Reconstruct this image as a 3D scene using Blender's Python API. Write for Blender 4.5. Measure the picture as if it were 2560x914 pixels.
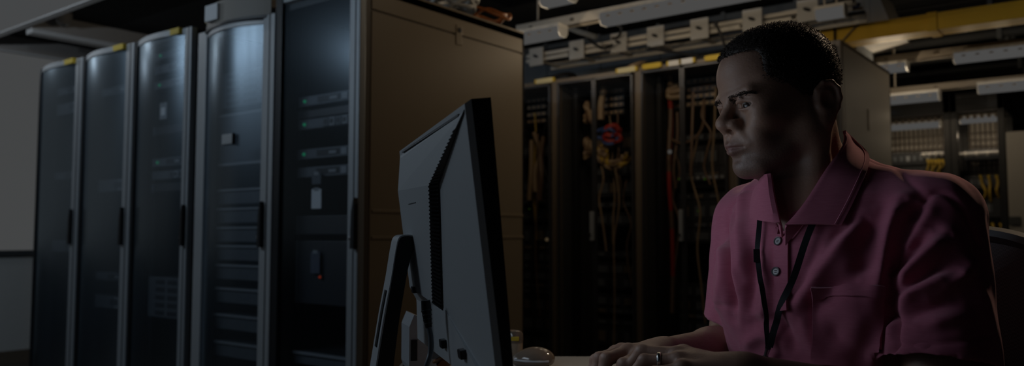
import bpy, bmesh, math, random
import numpy as np
from mathutils import Vector, Matrix
from mathutils.bvhtree import BVHTree

for _o in list(bpy.data.objects):
    bpy.data.objects.remove(_o, do_unlink=True)
scene = bpy.context.scene
COL = scene.collection
random.seed(7)
RNG = np.random.default_rng(7)

# ------------------------------------------------------------------ camera
FPX = 2020.0                                    # focal length in pixels of the 2560 px frame
PITCH = math.radians(3.63)
YAW = math.atan2(0.6096, 0.7927)                # the rows of racks run along world x, the camera looks across them
VX = np.array([math.cos(YAW), math.sin(YAW), 0.0])
VY = np.array([-math.sin(YAW), math.cos(YAW), 0.0])
E1, E2 = np.array([1.0, 0, 0]), np.array([0, 1.0, 0])
ROT = 0.0
CAM = np.array([0.0, 0.0, 1.0])
cam_data = bpy.data.cameras.new('camera')
cam = bpy.data.objects.new('camera', cam_data)
COL.objects.link(cam)
cam.location = CAM
cam.rotation_euler = (math.pi / 2 + PITCH, 0, YAW)
cam_data.sensor_width = 36.0
cam_data.lens = 36.0 * FPX / 2560.0
cam_data.clip_start = 0.05
cam_data.dof.use_dof = True
cam_data.dof.focus_distance = 1.25
cam_data.dof.aperture_fstop = 4.0
scene.camera = cam

# ------------------------------------------------------------------ exposure, world
vs = scene.view_settings
scene.display_settings.display_device = 'sRGB'
vs.view_transform = 'Standard'
vs.look = 'None'
vs.gamma = 1.0
vs.use_curve_mapping = False
vs.exposure = -4.1
world = bpy.data.worlds.new('dim_room_air')
scene.world = world
world.use_nodes = True
_bg = world.node_tree.nodes['Background']
_bg.inputs[0].default_value = (0.75, 0.82, 1.0, 1)
_bg.inputs[1].default_value = 0.10



def W(x, y, z=0.0):
    return np.array([x, y, z], float)


def VIEW(x, y, z=0.0):
    """a position or direction given along the camera's right and forward axes"""
    return VX * x + VY * y + np.array([0, 0, z])


def ray(px, py):
    cx = (px - 1280.0) / FPX
    cy = (457.0 - py) / FPX
    s, c = math.sin(PITCH), math.cos(PITCH)
    return VIEW(cx, c - cy * s, s + cy * c)


def P(px, py, Y):
    """world point seen at a pixel, at depth Y before the camera"""
    d = ray(px, py)
    return CAM + d * (Y / float(d @ VY))


def RP(px, py, yrow):
    """(x, z) in row coordinates of a pixel on the plane row-y = yrow"""
    d = ray(px, py)
    t = yrow / float(d @ E2)
    p = CAM + d * t
    return float(p @ E1), float(p[2])


def RX(px, py, xrow):
    """(y, z) in row coordinates of a pixel on the plane row-x = xrow"""
    d = ray(px, py)
    t = xrow / float(d @ E1)
    p = CAM + d * t
    return float(p @ E2), float(p[2])


def lamp_point(name, loc, power, color, radius=0.0):
    l = bpy.data.lights.new(name, 'POINT')
    l.energy = power
    l.color = color
    l.shadow_soft_size = radius
    o = bpy.data.objects.new(name, l)
    COL.objects.link(o)
    o.location = loc
    return o


def lamp_area(name, loc, direction, sx, sy, power, color, roll=None):
    l = bpy.data.lights.new(name, 'AREA')
    l.shape = 'RECTANGLE'
    l.size = sx
    l.size_y = sy
    l.energy = power
    l.color = color
    o = bpy.data.objects.new(name, l)
    COL.objects.link(o)
    o.location = loc
    d = Vector(direction).normalized()
    z = -d
    x = Vector(roll).normalized() if roll is not None else Vector((1, 0, 0))
    y = z.cross(x).normalized()
    x = y.cross(z).normalized()
    o.rotation_euler = Matrix((x, y, z)).transposed().to_euler()
    return o


# cool daylight comes from the emitting window at the end of the rows, the glow on the man from the emitting display;
# every strip light carries its own lamp in its builder below; an added, unseen ceiling panel lights the front row, the screen back and the man
for _k in range(4):
    for _j in range(2):
        lamp_point('added_panel_fill', W(-3.9 + 0.55 * (_k - 1.5), -0.2 + 0.3 * (_j - 0.5), 2.41), 640.0 / 8, (0.66, 0.83, 1.0))
for _k in range(3):
    lamp_point('window_panel_glow', W(-6.3 + 0.9 * _k, 1.7, 2.30), 32.0, (0.86, 0.93, 1.0))


# ------------------------------------------------------------------ materials
def rgb(r, g, b):
    return (r, g, b, 1.0)


MATS = {}


def mat(name, color, rough=0.5, metal=0.0, noise=0.0, nscale=20.0, bump=0.0, bscale=60.0, spec=0.5,
        emit=None, estr=1.0, coat=0.0, sheen=0.0, sss=0.0):
    m = bpy.data.materials.new(name)
    m.use_nodes = True
    nt = m.node_tree
    b = nt.nodes['Principled BSDF']
    b.inputs['Base Color'].default_value = rgb(*color)
    b.inputs['Roughness'].default_value = rough
    b.inputs['Metallic'].default_value = metal
    b.inputs['Specular IOR Level'].default_value = spec
    b.inputs['Coat Weight'].default_value = coat
    b.inputs['Sheen Weight'].default_value = sheen
    if sss:
        b.inputs['Subsurface Weight'].default_value = sss
        b.inputs['Subsurface Radius'].default_value = (0.01, 0.004, 0.002)
        b.inputs['Subsurface Scale'].default_value = 0.4
    tc = None
    if noise or bump:
        tc = nt.nodes.new('ShaderNodeTexCoord')
    if noise:
        n = nt.nodes.new('ShaderNodeTexNoise')
        n.inputs['Scale'].default_value = nscale
        n.inputs['Detail'].default_value = 5
        nt.links.new(tc.outputs['Object'], n.inputs['Vector'])
        mx = nt.nodes.new('ShaderNodeMix')
        mx.data_type = 'RGBA'
        c0 = [max(0, c * (1 - noise)) for c in color]
        c1 = [min(1, c * (1 + noise)) for c in color]
        mx.inputs[6].default_value = rgb(*c0)
        mx.inputs[7].default_value = rgb(*c1)
        nt.links.new(n.outputs['Fac'], mx.inputs[0])
        nt.links.new(mx.outputs[2], b.inputs['Base Color'])
    if bump:
        n = nt.nodes.new('ShaderNodeTexNoise')
        n.inputs['Scale'].default_value = bscale
        n.inputs['Detail'].default_value = 6
        nt.links.new(tc.outputs['Object'], n.inputs['Vector'])
        bp = nt.nodes.new('ShaderNodeBump')
        bp.inputs['Strength'].default_value = bump
        bp.inputs['Distance'].default_value = 0.002
        nt.links.new(n.outputs['Fac'], bp.inputs['Height'])
        nt.links.new(bp.outputs['Normal'], b.inputs['Normal'])
    if emit is not None:
        b.inputs['Emission Color'].default_value = rgb(*emit)
        b.inputs['Emission Strength'].default_value = estr
    MATS[name] = m
    return m


def glass(name, tint, ior, gloss_tint=(1, 1, 1), rough=0.02):
    m = bpy.data.materials.new(name)
    m.use_nodes = True
    nt = m.node_tree
    nt.nodes.clear()
    out = nt.nodes.new('ShaderNodeOutputMaterial')
    tr = nt.nodes.new('ShaderNodeBsdfTransparent')
    tr.inputs[0].default_value = rgb(*tint)
    gl = nt.nodes.new('ShaderNodeBsdfGlossy')
    gl.inputs['Color'].default_value = rgb(*gloss_tint)
    gl.inputs['Roughness'].default_value = rough
    fr = nt.nodes.new('ShaderNodeFresnel')
    # the same reflectance from both sides of the thin pane
    ge = nt.nodes.new('ShaderNodeNewGeometry')
    mi = nt.nodes.new('ShaderNodeMix')
    mi.inputs[2].default_value = ior
    mi.inputs[3].default_value = 1.0 / ior
    nt.links.new(ge.outputs['Backfacing'], mi.inputs[0])
    nt.links.new(mi.outputs[0], fr.inputs['IOR'])
    mx = nt.nodes.new('ShaderNodeMixShader')
    nt.links.new(fr.outputs[0], mx.inputs[0])
    nt.links.new(tr.outputs[0], mx.inputs[1])
    nt.links.new(gl.outputs[0], mx.inputs[2])
    nt.links.new(mx.outputs[0], out.inputs[0])
    MATS[name] = m
    return m


def emission(name, color, strength):
    m = bpy.data.materials.new(name)
    m.use_nodes = True
    nt = m.node_tree
    nt.nodes.clear()
    out = nt.nodes.new('ShaderNodeOutputMaterial')
    e = nt.nodes.new('ShaderNodeEmission')
    e.inputs[0].default_value = rgb(*color)
    e.inputs[1].default_value = strength
    nt.links.new(e.outputs[0], out.inputs[0])
    MATS[name] = m
    return m


# ------------------------------------------------------------------ mesh helpers
def link(o, parent=None):
    COL.objects.link(o)
    if parent is not None:
        o.parent = parent
    return o


def mesh_obj(name, verts, faces, m, parent=None, smooth=False):
    me = bpy.data.meshes.new(name)
    me.from_pydata([tuple(map(float, v)) for v in verts], [], [tuple(map(int, f)) for f in faces])
    me.validate()
    me.update()
    if isinstance(m, str):
        m = MATS[m]
    if m:
        me.materials.append(m)
    if smooth:
        me.polygons.foreach_set('use_smooth', [True] * len(me.polygons))
    o = bpy.data.objects.new(name, me)
    return link(o, parent)


def thing(name, label, cat, loc=(0, 0, 0), rz=0.0, group=None):
    o = bpy.data.objects.new(name, None)
    o.empty_display_size = 0.05
    COL.objects.link(o)
    o.location = tuple(float(c) for c in loc)
    o.rotation_euler = (0, 0, rz)
    return tag(o, label, cat, group)


def tag(o, label, cat, group=None):
    o['label'] = label
    o['category'] = cat
    if group:
        o['group'] = group
    return o


def structure(o):
    o['kind'] = 'structure'
    return o


class MB:
    """collects simple shapes into one mesh"""

    def __init__(self):
        self.v = []
        self.f = []

    def add(self, verts, faces):
        n = len(self.v)
        self.v += [tuple(map(float, q)) for q in verts]
        self.f += [tuple(i + n for i in f) for f in faces]
        return self

    def box(self, x0, x1, y0, y1, z0, z1, c=0.0):
        if c <= 0:
            v = [(x, y, z) for z in (z0, z1) for y in (y0, y1) for x in (x0, x1)]
            f = [(0, 2, 3, 1), (4, 5, 7, 6), (0, 1, 5, 4), (2, 6, 7, 3), (0, 4, 6, 2), (1, 3, 7, 5)]
            return self.add(v, f)
        bm = bmesh.new()
        r = bmesh.ops.create_cube(bm, size=1.0)
        for q in r['verts']:
            q.co = Vector((x0 + (q.co.x + .5) * (x1 - x0), y0 + (q.co.y + .5) * (y1 - y0), z0 + (q.co.z + .5) * (z1 - z0)))
        bmesh.ops.bevel(bm, geom=list(bm.edges), offset=c, segments=2, affect='EDGES', profile=0.6)
        bm.verts.index_update()
        v = [tuple(q.co) for q in bm.verts]
        f = [tuple(q.index for q in fa.verts) for fa in bm.faces]
        bm.free()
        return self.add(v, f)

    def prism(self, poly, axis, a0, a1):
        """extrude a 2-D polygon along axis 'x', 'y' or 'z' between a0 and a1"""
        n = len(poly)

        def mk(p, a):
            if axis == 'x':
                return (a, p[0], p[1])
            if axis == 'y':
                return (p[0], a, p[1])
            return (p[0], p[1], a)
        v = [mk(p, a0) for p in poly] + [mk(p, a1) for p in poly]
        f = [tuple(range(n))[::-1], tuple(range(n, 2 * n))]
        f += [(i, (i + 1) % n, n + (i + 1) % n, n + i) for i in range(n)]
        return self.add(v, f)

    def tube(self, pts, r, n=8, closed=False, flat=None):
        pts = np.asarray(pts, float)
        m = len(pts)
        rr = np.broadcast_to(np.asarray(r, float), (m,))
        tang = np.gradient(pts, axis=0)
        if closed:
            tang = np.roll(pts, -1, 0) - np.roll(pts, 1, 0)
        tang /= np.linalg.norm(tang, axis=1)[:, None] + 1e-12
        up = np.array([0.0, 0.0, 1.0]) if abs(tang[0][2]) < 0.9 else np.array([1.0, 0, 0])
        nrm = np.cross(tang[0], up)
        nrm /= np.linalg.norm(nrm)
        base = len(self.v)
        for i in range(m):
            nrm = nrm - tang[i] * (nrm @ tang[i])
            nrm /= np.linalg.norm(nrm) + 1e-12
            bi = np.cross(tang[i], nrm)
            for k in range(n):
                a = 2 * math.pi * k / n
                self.v.append(tuple(pts[i] + rr[i] * (math.cos(a) * nrm + math.sin(a) * bi)))
        rng = m if closed else m - 1
        for i in range(rng):
            j = (i + 1) % m
            for k in range(n):
                self.f.append((base + i * n + k, base + i * n + (k + 1) % n, base + j * n + (k + 1) % n, base + j * n + k))
        if not closed:
            self.f.append(tuple(base + k for k in range(n))[::-1])
            self.f.append(tuple(base + (m - 1) * n + k for k in range(n)))
        return self

    def lathe(self, prof, n=24, center=(0, 0, 0), M=None):
        """profile of (r, z) turned round z"""
        base = len(self.v)
        for r, z in prof:
            for k in range(n):
                a = 2 * math.pi * k / n
                q = np.array([r * math.cos(a), r * math.sin(a), z])
                if M is not None:
                    q = M @ q
                self.v.append(tuple(q + np.asarray(center)))
        for i in range(len(prof) - 1):
            for k in range(n):
                self.f.append((base + i * n + k, base + i * n + (k + 1) % n, base + (i + 1) * n + (k + 1) % n, base + (i + 1) * n + k))
        self.f.append(tuple(base + k for k in range(n))[::-1])
        self.f.append(tuple(base + (len(prof) - 1) * n + k for k in range(n)))
        return self

    def grid(self, G, thick=None, closed=False):
        """surface through an array of points [m][n]; thick gives it depth along its normals"""
        G = np.asarray(G, float)
        m, n = G.shape[:2]
        base = len(self.v)
        if thick:
            du = np.gradient(G, axis=0)
            dv = np.gradient(G, axis=1)
            N = np.cross(du, dv)
            N /= np.linalg.norm(N, axis=2)[:, :, None] + 1e-12
            layers = [G, G - N * thick]
        else:
            layers = [G]
        for L in layers:
            self.v += [tuple(q) for q in L.reshape(-1, 3)]
        def idx(l, i, j):
            return base + l * m * n + i * n + j
        for i in range(m - 1):
            for j in range(n - 1):
                self.f.append((idx(0, i, j), idx(0, i + 1, j), idx(0, i + 1, j + 1), idx(0, i, j + 1)))
                if thick:
                    self.f.append((idx(1, i, j), idx(1, i, j + 1), idx(1, i + 1, j + 1), idx(1, i + 1, j)))
        if thick:
            for i in range(m - 1):
                self.f.append((idx(0, i, 0), idx(1, i, 0), idx(1, i + 1, 0), idx(0, i + 1, 0)))
                self.f.append((idx(0, i, n - 1), idx(0, i + 1, n - 1), idx(1, i + 1, n - 1), idx(1, i, n - 1)))
            for j in range(n - 1):
                self.f.append((idx(0, 0, j), idx(0, 0, j + 1), idx(1, 0, j + 1), idx(1, 0, j)))
                self.f.append((idx(0, m - 1, j), idx(1, m - 1, j), idx(1, m - 1, j + 1), idx(0, m - 1, j + 1)))
        return self

    def build(self, name, m, parent=None, smooth=False):
        o = mesh_obj(name, self.v, self.f, m, parent, smooth)
        if smooth:
            o.data.set_sharp_from_angle(angle=math.radians(40))
        return o


def spline(pts, n=40, closed=False):
    """Catmull-Rom through points"""
    p = np.asarray(pts, float)
    if closed:
        q = np.vstack([p[-1], p, p[0], p[1]])
        seg = len(p)
    else:
        q = np.vstack([2 * p[0] - p[1], p, 2 * p[-1] - p[-2]])
        seg = len(p) - 1
    out = []
    for k in range(n):
        t = k / (n if closed else n - 1) * seg
        i = min(int(t), seg - 1)
        u = t - i
        a, b, c, d = q[i], q[i + 1], q[i + 2], q[i + 3]
        out.append(0.5 * ((2 * b) + (c - a) * u + (2 * a - 5 * b + 4 * c - d) * u * u + (3 * b - a - 3 * c + d) * u ** 3))
    return np.array(out)


def copy_tree(o, parent=None):
    c = o.copy()
    COL.objects.link(c)
    if parent is not None:
        c.parent = parent
    for ch in list(o.children):
        copy_tree(ch, c)
    return c

def skin_material():
    m = mat('skin', (0.22, 0.105, 0.062), 0.50, bump=0.22, bscale=320.0, spec=0.5, sss=0.12)
    nt = m.node_tree
    b = nt.nodes['Principled BSDF']
    at = nt.nodes.new('ShaderNodeAttribute')
    at.attribute_name = 'tone'
    sp = nt.nodes.new('ShaderNodeSeparateColor')
    nt.links.new(at.outputs['Color'], sp.inputs[0])
    tc = nt.nodes.new('ShaderNodeTexCoord')
    n = nt.nodes.new('ShaderNodeTexNoise')
    n.inputs['Scale'].default_value = 60.0
    n.inputs['Detail'].default_value = 6
    nt.links.new(tc.outputs['Object'], n.inputs['Vector'])
    m0 = nt.nodes.new('ShaderNodeMix')
    m0.data_type = 'RGBA'
    m0.inputs[6].default_value = rgb(0.29, 0.160, 0.112)
    m0.inputs[7].default_value = rgb(0.40, 0.240, 0.175)
    nt.links.new(n.outputs['Fac'], m0.inputs[0])
    m1 = nt.nodes.new('ShaderNodeMix')
    m1.data_type = 'RGBA'
    m1.inputs[7].default_value = rgb(0.20, 0.085, 0.075)
    nt.links.new(sp.outputs[0], m1.inputs[0])
    nt.links.new(m0.outputs[2], m1.inputs[6])
    # stubble: fine dark flecks
    vo = nt.nodes.new('ShaderNodeTexNoise')
    vo.inputs['Scale'].default_value = 900.0
    vo.inputs['Detail'].default_value = 2
    nt.links.new(tc.outputs['Object'], vo.inputs['Vector'])
    mu = nt.nodes.new('ShaderNodeMath')
    mu.operation = 'MULTIPLY'
    nt.links.new(sp.outputs[1], mu.inputs[0])
    nt.links.new(vo.outputs['Fac'], mu.inputs[1])
    m2 = nt.nodes.new('ShaderNodeMix')
    m2.data_type = 'RGBA'
    m2.inputs[7].default_value = rgb(0.06, 0.05, 0.055)
    nt.links.new(mu.outputs[0], m2.inputs[0])
    nt.links.new(m1.outputs[2], m2.inputs[6])
    nt.links.new(m2.outputs[2], b.inputs['Base Color'])


def fabric_material(name, c0, c1, scale=900.0):
    """slub jersey: fine weave with streaks along the thread"""
    m = mat(name, c0, 0.9, sheen=0.25, spec=0.2)
    nt = m.node_tree
    b = nt.nodes['Principled BSDF']
    tc = nt.nodes.new('ShaderNodeTexCoord')
    mp = nt.nodes.new('ShaderNodeMapping')
    mp.inputs['Scale'].default_value = (1, 1, 9)
    nt.links.new(tc.outputs['Object'], mp.inputs[0])
    n = nt.nodes.new('ShaderNodeTexNoise')
    n.inputs['Scale'].default_value = 55.0
    n.inputs['Detail'].default_value = 8
    n.inputs['Roughness'].default_value = 0.7
    nt.links.new(mp.outputs[0], n.inputs['Vector'])
    mx = nt.nodes.new('ShaderNodeMix')
    mx.data_type = 'RGBA'
    mx.inputs[6].default_value = rgb(*c0)
    mx.inputs[7].default_value = rgb(*c1)
    nt.links.new(n.outputs['Fac'], mx.inputs[0])
    nt.links.new(mx.outputs[2], b.inputs['Base Color'])
    n2 = nt.nodes.new('ShaderNodeTexNoise')
    n2.inputs['Scale'].default_value = scale
    n2.inputs['Detail'].default_value = 3
    nt.links.new(mp.outputs[0], n2.inputs['Vector'])
    bp = nt.nodes.new('ShaderNodeBump')
    bp.inputs['Strength'].default_value = 0.5
    bp.inputs['Distance'].default_value = 0.0006
    nt.links.new(n2.outputs['Fac'], bp.inputs['Height'])
    nt.links.new(bp.outputs['Normal'], b.inputs['Normal'])


skin_material()
fabric_material('pink_jersey', (0.44, 0.105, 0.18), (0.62, 0.20, 0.29))
fabric_material('denim', (0.03, 0.04, 0.07), (0.05, 0.06, 0.10))
mat('hair', (0.040, 0.029, 0.024), 0.55, spec=0.35)
mat('eye_white', (0.28, 0.24, 0.22), 0.45, spec=0.25)
mat('iris', (0.025, 0.014, 0.009), 0.25, coat=0.15, spec=0.3)
mat('button_grey', (0.16, 0.14, 0.15), 0.3)
mat('thread_dark', (0.05, 0.03, 0.04), 0.8)
mat('stitch_pink', (0.62, 0.25, 0.35), 0.9)
mat('lanyard_black', (0.012, 0.013, 0.018), 0.7)
mat('plastic_black', (0.012, 0.012, 0.014), 0.4)
mat('steel', (0.5, 0.5, 0.52), 0.3, 1.0)
mat('silver', (0.85, 0.83, 0.80), 0.22, 1.0)
mat('wall_paint', (0.62, 0.62, 0.60), 0.85, bump=0.1, bscale=80, noise=0.04)
mat('wall_dark', (0.05, 0.05, 0.052), 0.9, noise=0.2, nscale=3)
mat('floor_vinyl', (0.10, 0.085, 0.07), 0.35, noise=0.25, nscale=6)
mat('ceiling_black', (0.012, 0.014, 0.017), 0.9, noise=0.3, nscale=4)
mat('beam_white', (0.62, 0.62, 0.62), 0.6)
emission('window_daylight', (0.95, 0.985, 1.0), 1.0)
emission('tube_white', (1.0, 0.985, 0.96), 1.13)
emission('panel_light', (0.93, 0.97, 1.0), 1.05)
mat('aluminium', (0.38, 0.40, 0.42), 0.50, 0.40, noise=0.05, nscale=40)
mat('aluminium_pale', (0.44, 0.45, 0.46), 0.50, 0.35, noise=0.04, nscale=40)
mat('rack_black', (0.010, 0.011, 0.013), 0.45)
mat('rack_inside', (0.05, 0.051, 0.053), 0.6)
mat('rack_beige', (0.40, 0.315, 0.215), 0.42, noise=0.05, nscale=3, spec=0.4)
mat('rack_grey', (0.78, 0.74, 0.66), 0.5, noise=0.05, nscale=3)
mat('rack_brown', (0.155, 0.122, 0.09), 0.45, noise=0.08, nscale=10)
mat('server_metal', (0.13, 0.145, 0.165), 0.45, 0.2, noise=0.15, nscale=30)
mat('server_light', (0.30, 0.32, 0.345), 0.45, 0.1)
mat('server_black', (0.035, 0.038, 0.045), 0.4)
mat('vent_mesh', (0.09, 0.105, 0.125), 0.5, 0.2)
mat('paper_white', (0.80, 0.81, 0.83), 0.8)
mat('label_yellow', (0.62, 0.44, 0.03), 0.6)
mat('label_cream', (0.70, 0.62, 0.36), 0.6)
glass('door_glass', (0.86, 0.90, 0.94), 4.2, (0.72, 0.87, 1.0), 0.30)
glass('door_glass_clear', (0.88, 0.91, 0.94), 1.6, (0.72, 0.87, 1.0), 0.22)
glass('door_glass_mid', (0.88, 0.91, 0.94), 2.7, (0.72, 0.87, 1.0), 0.30)
glass('door_glass_rear', (0.97, 0.96, 0.95), 1.4, (1, 1, 1), 0.0)
emission('led_green', (0.05, 0.9, 0.45), 1.6)
emission('led_lime', (0.45, 0.9, 0.05), 0.6)
emission('led_red', (1.0, 0.10, 0.03), 1.8)
emission('led_white', (1.0, 0.97, 0.9), 1.0)
emission('led_warm', (1.0, 0.72, 0.4), 1.0)
mat('lamp_housing', (0.66, 0.64, 0.60), 0.5)
mat('rail_steel', (0.66, 0.60, 0.51), 0.5, 0.0, noise=0.06)
mat('bracket_white', (0.50, 0.50, 0.495), 0.5)
mat('tray_zinc', (0.66, 0.63, 0.57), 0.5, 0.0)
mat('duct_yellow', (0.90, 0.55, 0.02), 0.5, noise=0.06, nscale=6)
mat('duct_grey', (0.165, 0.180, 0.195), 0.6)
mat('pipe_dark', (0.06, 0.065, 0.07), 0.6)
for nm, c in (('cable_tan', (0.33, 0.235, 0.14)), ('cable_red', (0.38, 0.03, 0.02)), ('cable_yellow', (0.48, 0.32, 0.04)),
              ('cable_blue', (0.05, 0.10, 0.30)), ('cable_black', (0.012, 0.012, 0.014)), ('cable_white', (0.70, 0.68, 0.64)),
              ('cable_orange', (0.60, 0.20, 0.05)), ('cable_brown', (0.17, 0.105, 0.065))):
    mat(nm, c, 0.5)
mat('desk_laminate', (0.29, 0.285, 0.275), 0.45, noise=0.04, nscale=8)
mat('desk_edge', (0.16, 0.14, 0.12), 0.6)
mat('monitor_shell', (0.56, 0.58, 0.60), 0.46, 0.15, bump=0.05, bscale=500)
mat('monitor_black', (0.006, 0.006, 0.007), 0.35)
mat('monitor_dark', (0.05, 0.055, 0.062), 0.5)
emission('screen_glow', (0.74, 0.87, 1.0), 36.0)
emission('screen_dim', (0.62, 0.80, 1.0), 3.0)
mat('chair_mesh', (0.012, 0.012, 0.013), 0.7)
mat('chair_plastic', (0.015, 0.015, 0.016), 0.45)
mat('keyboard_key', (0.10, 0.10, 0.11), 0.5)
mat('mouse_shell', (0.20, 0.155, 0.12), 0.12, coat=0.6)
mat('device_white', (0.50, 0.52, 0.55), 0.4)
mat('coin_brass', (0.34, 0.25, 0.12), 0.35, 0.8)
mat('coin_copper', (0.22, 0.13, 0.08), 0.4, 0.8)
mat('jar_clear', (0.42, 0.33, 0.24), 0.15)


def weave_material():
    m = mat('chair_weave', (0.012, 0.0115, 0.012), 0.65)
    nt = m.node_tree
    b = nt.nodes['Principled BSDF']
    tc = nt.nodes.new('ShaderNodeTexCoord')
    sc_ = nt.nodes.new('ShaderNodeTexChecker')
    sc_.inputs['Scale'].default_value = 330.0
    sc_.inputs[1].default_value = rgb(0.030, 0.028, 0.027)
    sc_.inputs[2].default_value = rgb(0.006, 0.006, 0.006)
    nt.links.new(tc.outputs['Object'], sc_.inputs[0])
    nt.links.new(sc_.outputs[0], b.inputs['Base Color'])
    bp = nt.nodes.new('ShaderNodeBump')
    bp.inputs['Strength'].default_value = 0.6
    bp.inputs['Distance'].default_value = 0.001
    nt.links.new(sc_.outputs[1], bp.inputs['Height'])
    nt.links.new(bp.outputs[0], b.inputs['Normal'])


weave_material()

mat('cabinet_grey', (0.42, 0.40, 0.36), 0.5)
mat('card_slate', (0.09, 0.10, 0.14), 0.7)
mat('cap_tan', (0.30, 0.27, 0.235), 0.55)
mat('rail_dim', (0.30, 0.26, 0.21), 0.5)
mat('door_edge', (0.045, 0.045, 0.05), 0.35, 0.3)
mat('hood_grey', (0.34, 0.33, 0.31), 0.6)

# ------------------------------------------------------------------ the room (row coordinates, turned by ROT)
def rowmesh(mb, name, m, parent=None, smooth=False):
    return mb.build(name, m, parent, smooth)


def rthing(name, label, cat, x, y, z, group=None):
    return thing(name, label, cat, W(x, y, z), ROT, group)


XW = -6.95            # the bright end wall
structure(rowmesh(MB().box(-7.1, 5.0, -3.5, 8.8, -0.1, 0.0), 'floor', 'floor_vinyl'))
structure(rowmesh(MB().box(-7.1, 5.0, -3.5, 8.8, 2.55, 2.65), 'ceiling', 'ceiling_black'))
structure(rowmesh(MB().box(-7.1, 5.0, 8.7, 8.8, 0.0, 2.55), 'wall_back', 'wall_dark'))
wl = rowmesh(MB().box(XW - 0.12, XW, -3.5, 8.7, 0.0, 0.84).box(XW - 0.12, XW, -3.5, 8.7, 2.44, 2.55).box(XW - 0.12, XW, 4.3, 8.7, 0.84, 2.44),
             'wall_left', 'wall_paint')
structure(wl)
wn = rowmesh(MB().box(XW - 0.10, XW - 0.085, -3.5, 4.3, 0.84, 2.44), 'window_1', 'window_daylight')
structure(wn)
wn['label'] = 'tall bright frosted window above the low white wall'
structure(rowmesh(MB().box(XW - 0.03, XW + 0.03, -3.5, 4.3, 0.835, 0.875), 'window_sill', 'pipe_dark', None))
bpy.data.objects['window_sill'].name = 'trim_1'
structure(rowmesh(MB().box(XW, XW + 0.018, -3.5, 8.7, 0.0, 0.10), 'baseboard_left', 'rack_brown'))

# white ceiling beam and the luminous panel by the window
o = rowmesh(MB().box(-6.13, -6.03, 2.36, 5.4, 2.40, 2.55, 0.006), 'trim_2', 'beam_white')
structure(o)
o = rowmesh(MB().box(XW, XW + 0.05, 2.30, 8.7, 2.42, 2.55), 'trim_3', 'beam_white')
structure(o)
cp = rthing('ceiling_panel_light', 'broad glowing ceiling light panel beside the bright window', 'ceiling light', -5.2, 1.9, 2.44)
MB().box(-1.7, 1.5, -0.42, 0.39, 0.03, 0.11).build('tray', 'lamp_housing', cp)
MB().box(-1.69, 1.49, -0.41, 0.38, 0.0, 0.03).build('diffuser', 'panel_light', cp)
MB().box(-1.75, -1.69, -0.45, 0.42, -0.01, 0.11).box(1.49, 1.55, -0.45, 0.42, -0.01, 0.11).box(-1.75, 1.55, 0.38, 0.43, -0.01, 0.11).box(-1.75, 1.55, -0.46, -0.41, -0.01, 0.11).build('rim', 'beam_white', cp)
added_panel = rthing('ceiling_panel_light', 'added unseen ceiling light panel over the aisle before the glass racks', 'ceiling light', -3.9, -0.2, 2.45)  # added out of view as the cool key for racks, screen and man
MB().box(-1.15, 1.15, -0.35, 0.35, 0.02, 0.10).build('tray', 'lamp_housing', added_panel)
MB().box(-1.12, 1.12, -0.32, 0.32, 0.0, 0.02).build('diffuser', 'panel_light', added_panel)
sm = rthing('smoke_detector', 'small round white detector under the dark ceiling near the glowing panel', 'detector', -5.92, 2.52, 2.47)
MB().lathe([(0.03, 0.0), (0.05, 0.02), (0.055, 0.05), (0.055, 0.08)], 20).build('housing', 'beam_white', sm, True)
MB().lathe([(0.012, -0.01), (0.014, 0.002)], 12).build('sensor', 'pipe_dark', sm, True)

# added dark cupboards, out of view, that keep the lower glass reflections dark
for k in range(5):
    sb = rthing('added_cupboard', 'added unseen dark cupboard under the bright window, darkening the glass reflections', 'cupboard', XW + 0.02, 0.95 - 0.9 * k, 0.0, 'added unseen cupboards under the window')
    MB().box(0, 0.42, 0, 0.885, 0, 0.80, 0.004).build('carcass', 'rack_black', sb)
    MB().box(0.42, 0.438, 0.01, 0.44, 0.03, 0.78, 0.003).build('door', 'monitor_dark', sb)
    MB().box(0.42, 0.438, 0.445, 0.875, 0.03, 0.78, 0.003).build('door', 'monitor_dark', sb)

# ------------------------------------------------------------------ front row of glass-door racks
YA = 2.131
XA = -2.363
BND = [XA - s for s in (0.0, 0.540, 1.138, 1.735, 2.309, 2.874)]
RH = 2.0


def arc_x(w, bow, n=17):
    t = np.linspace(0, 1, n)
    return [(x * w, -bow * (1 - (2 * x - 1) ** 2)) for x in t]


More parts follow.
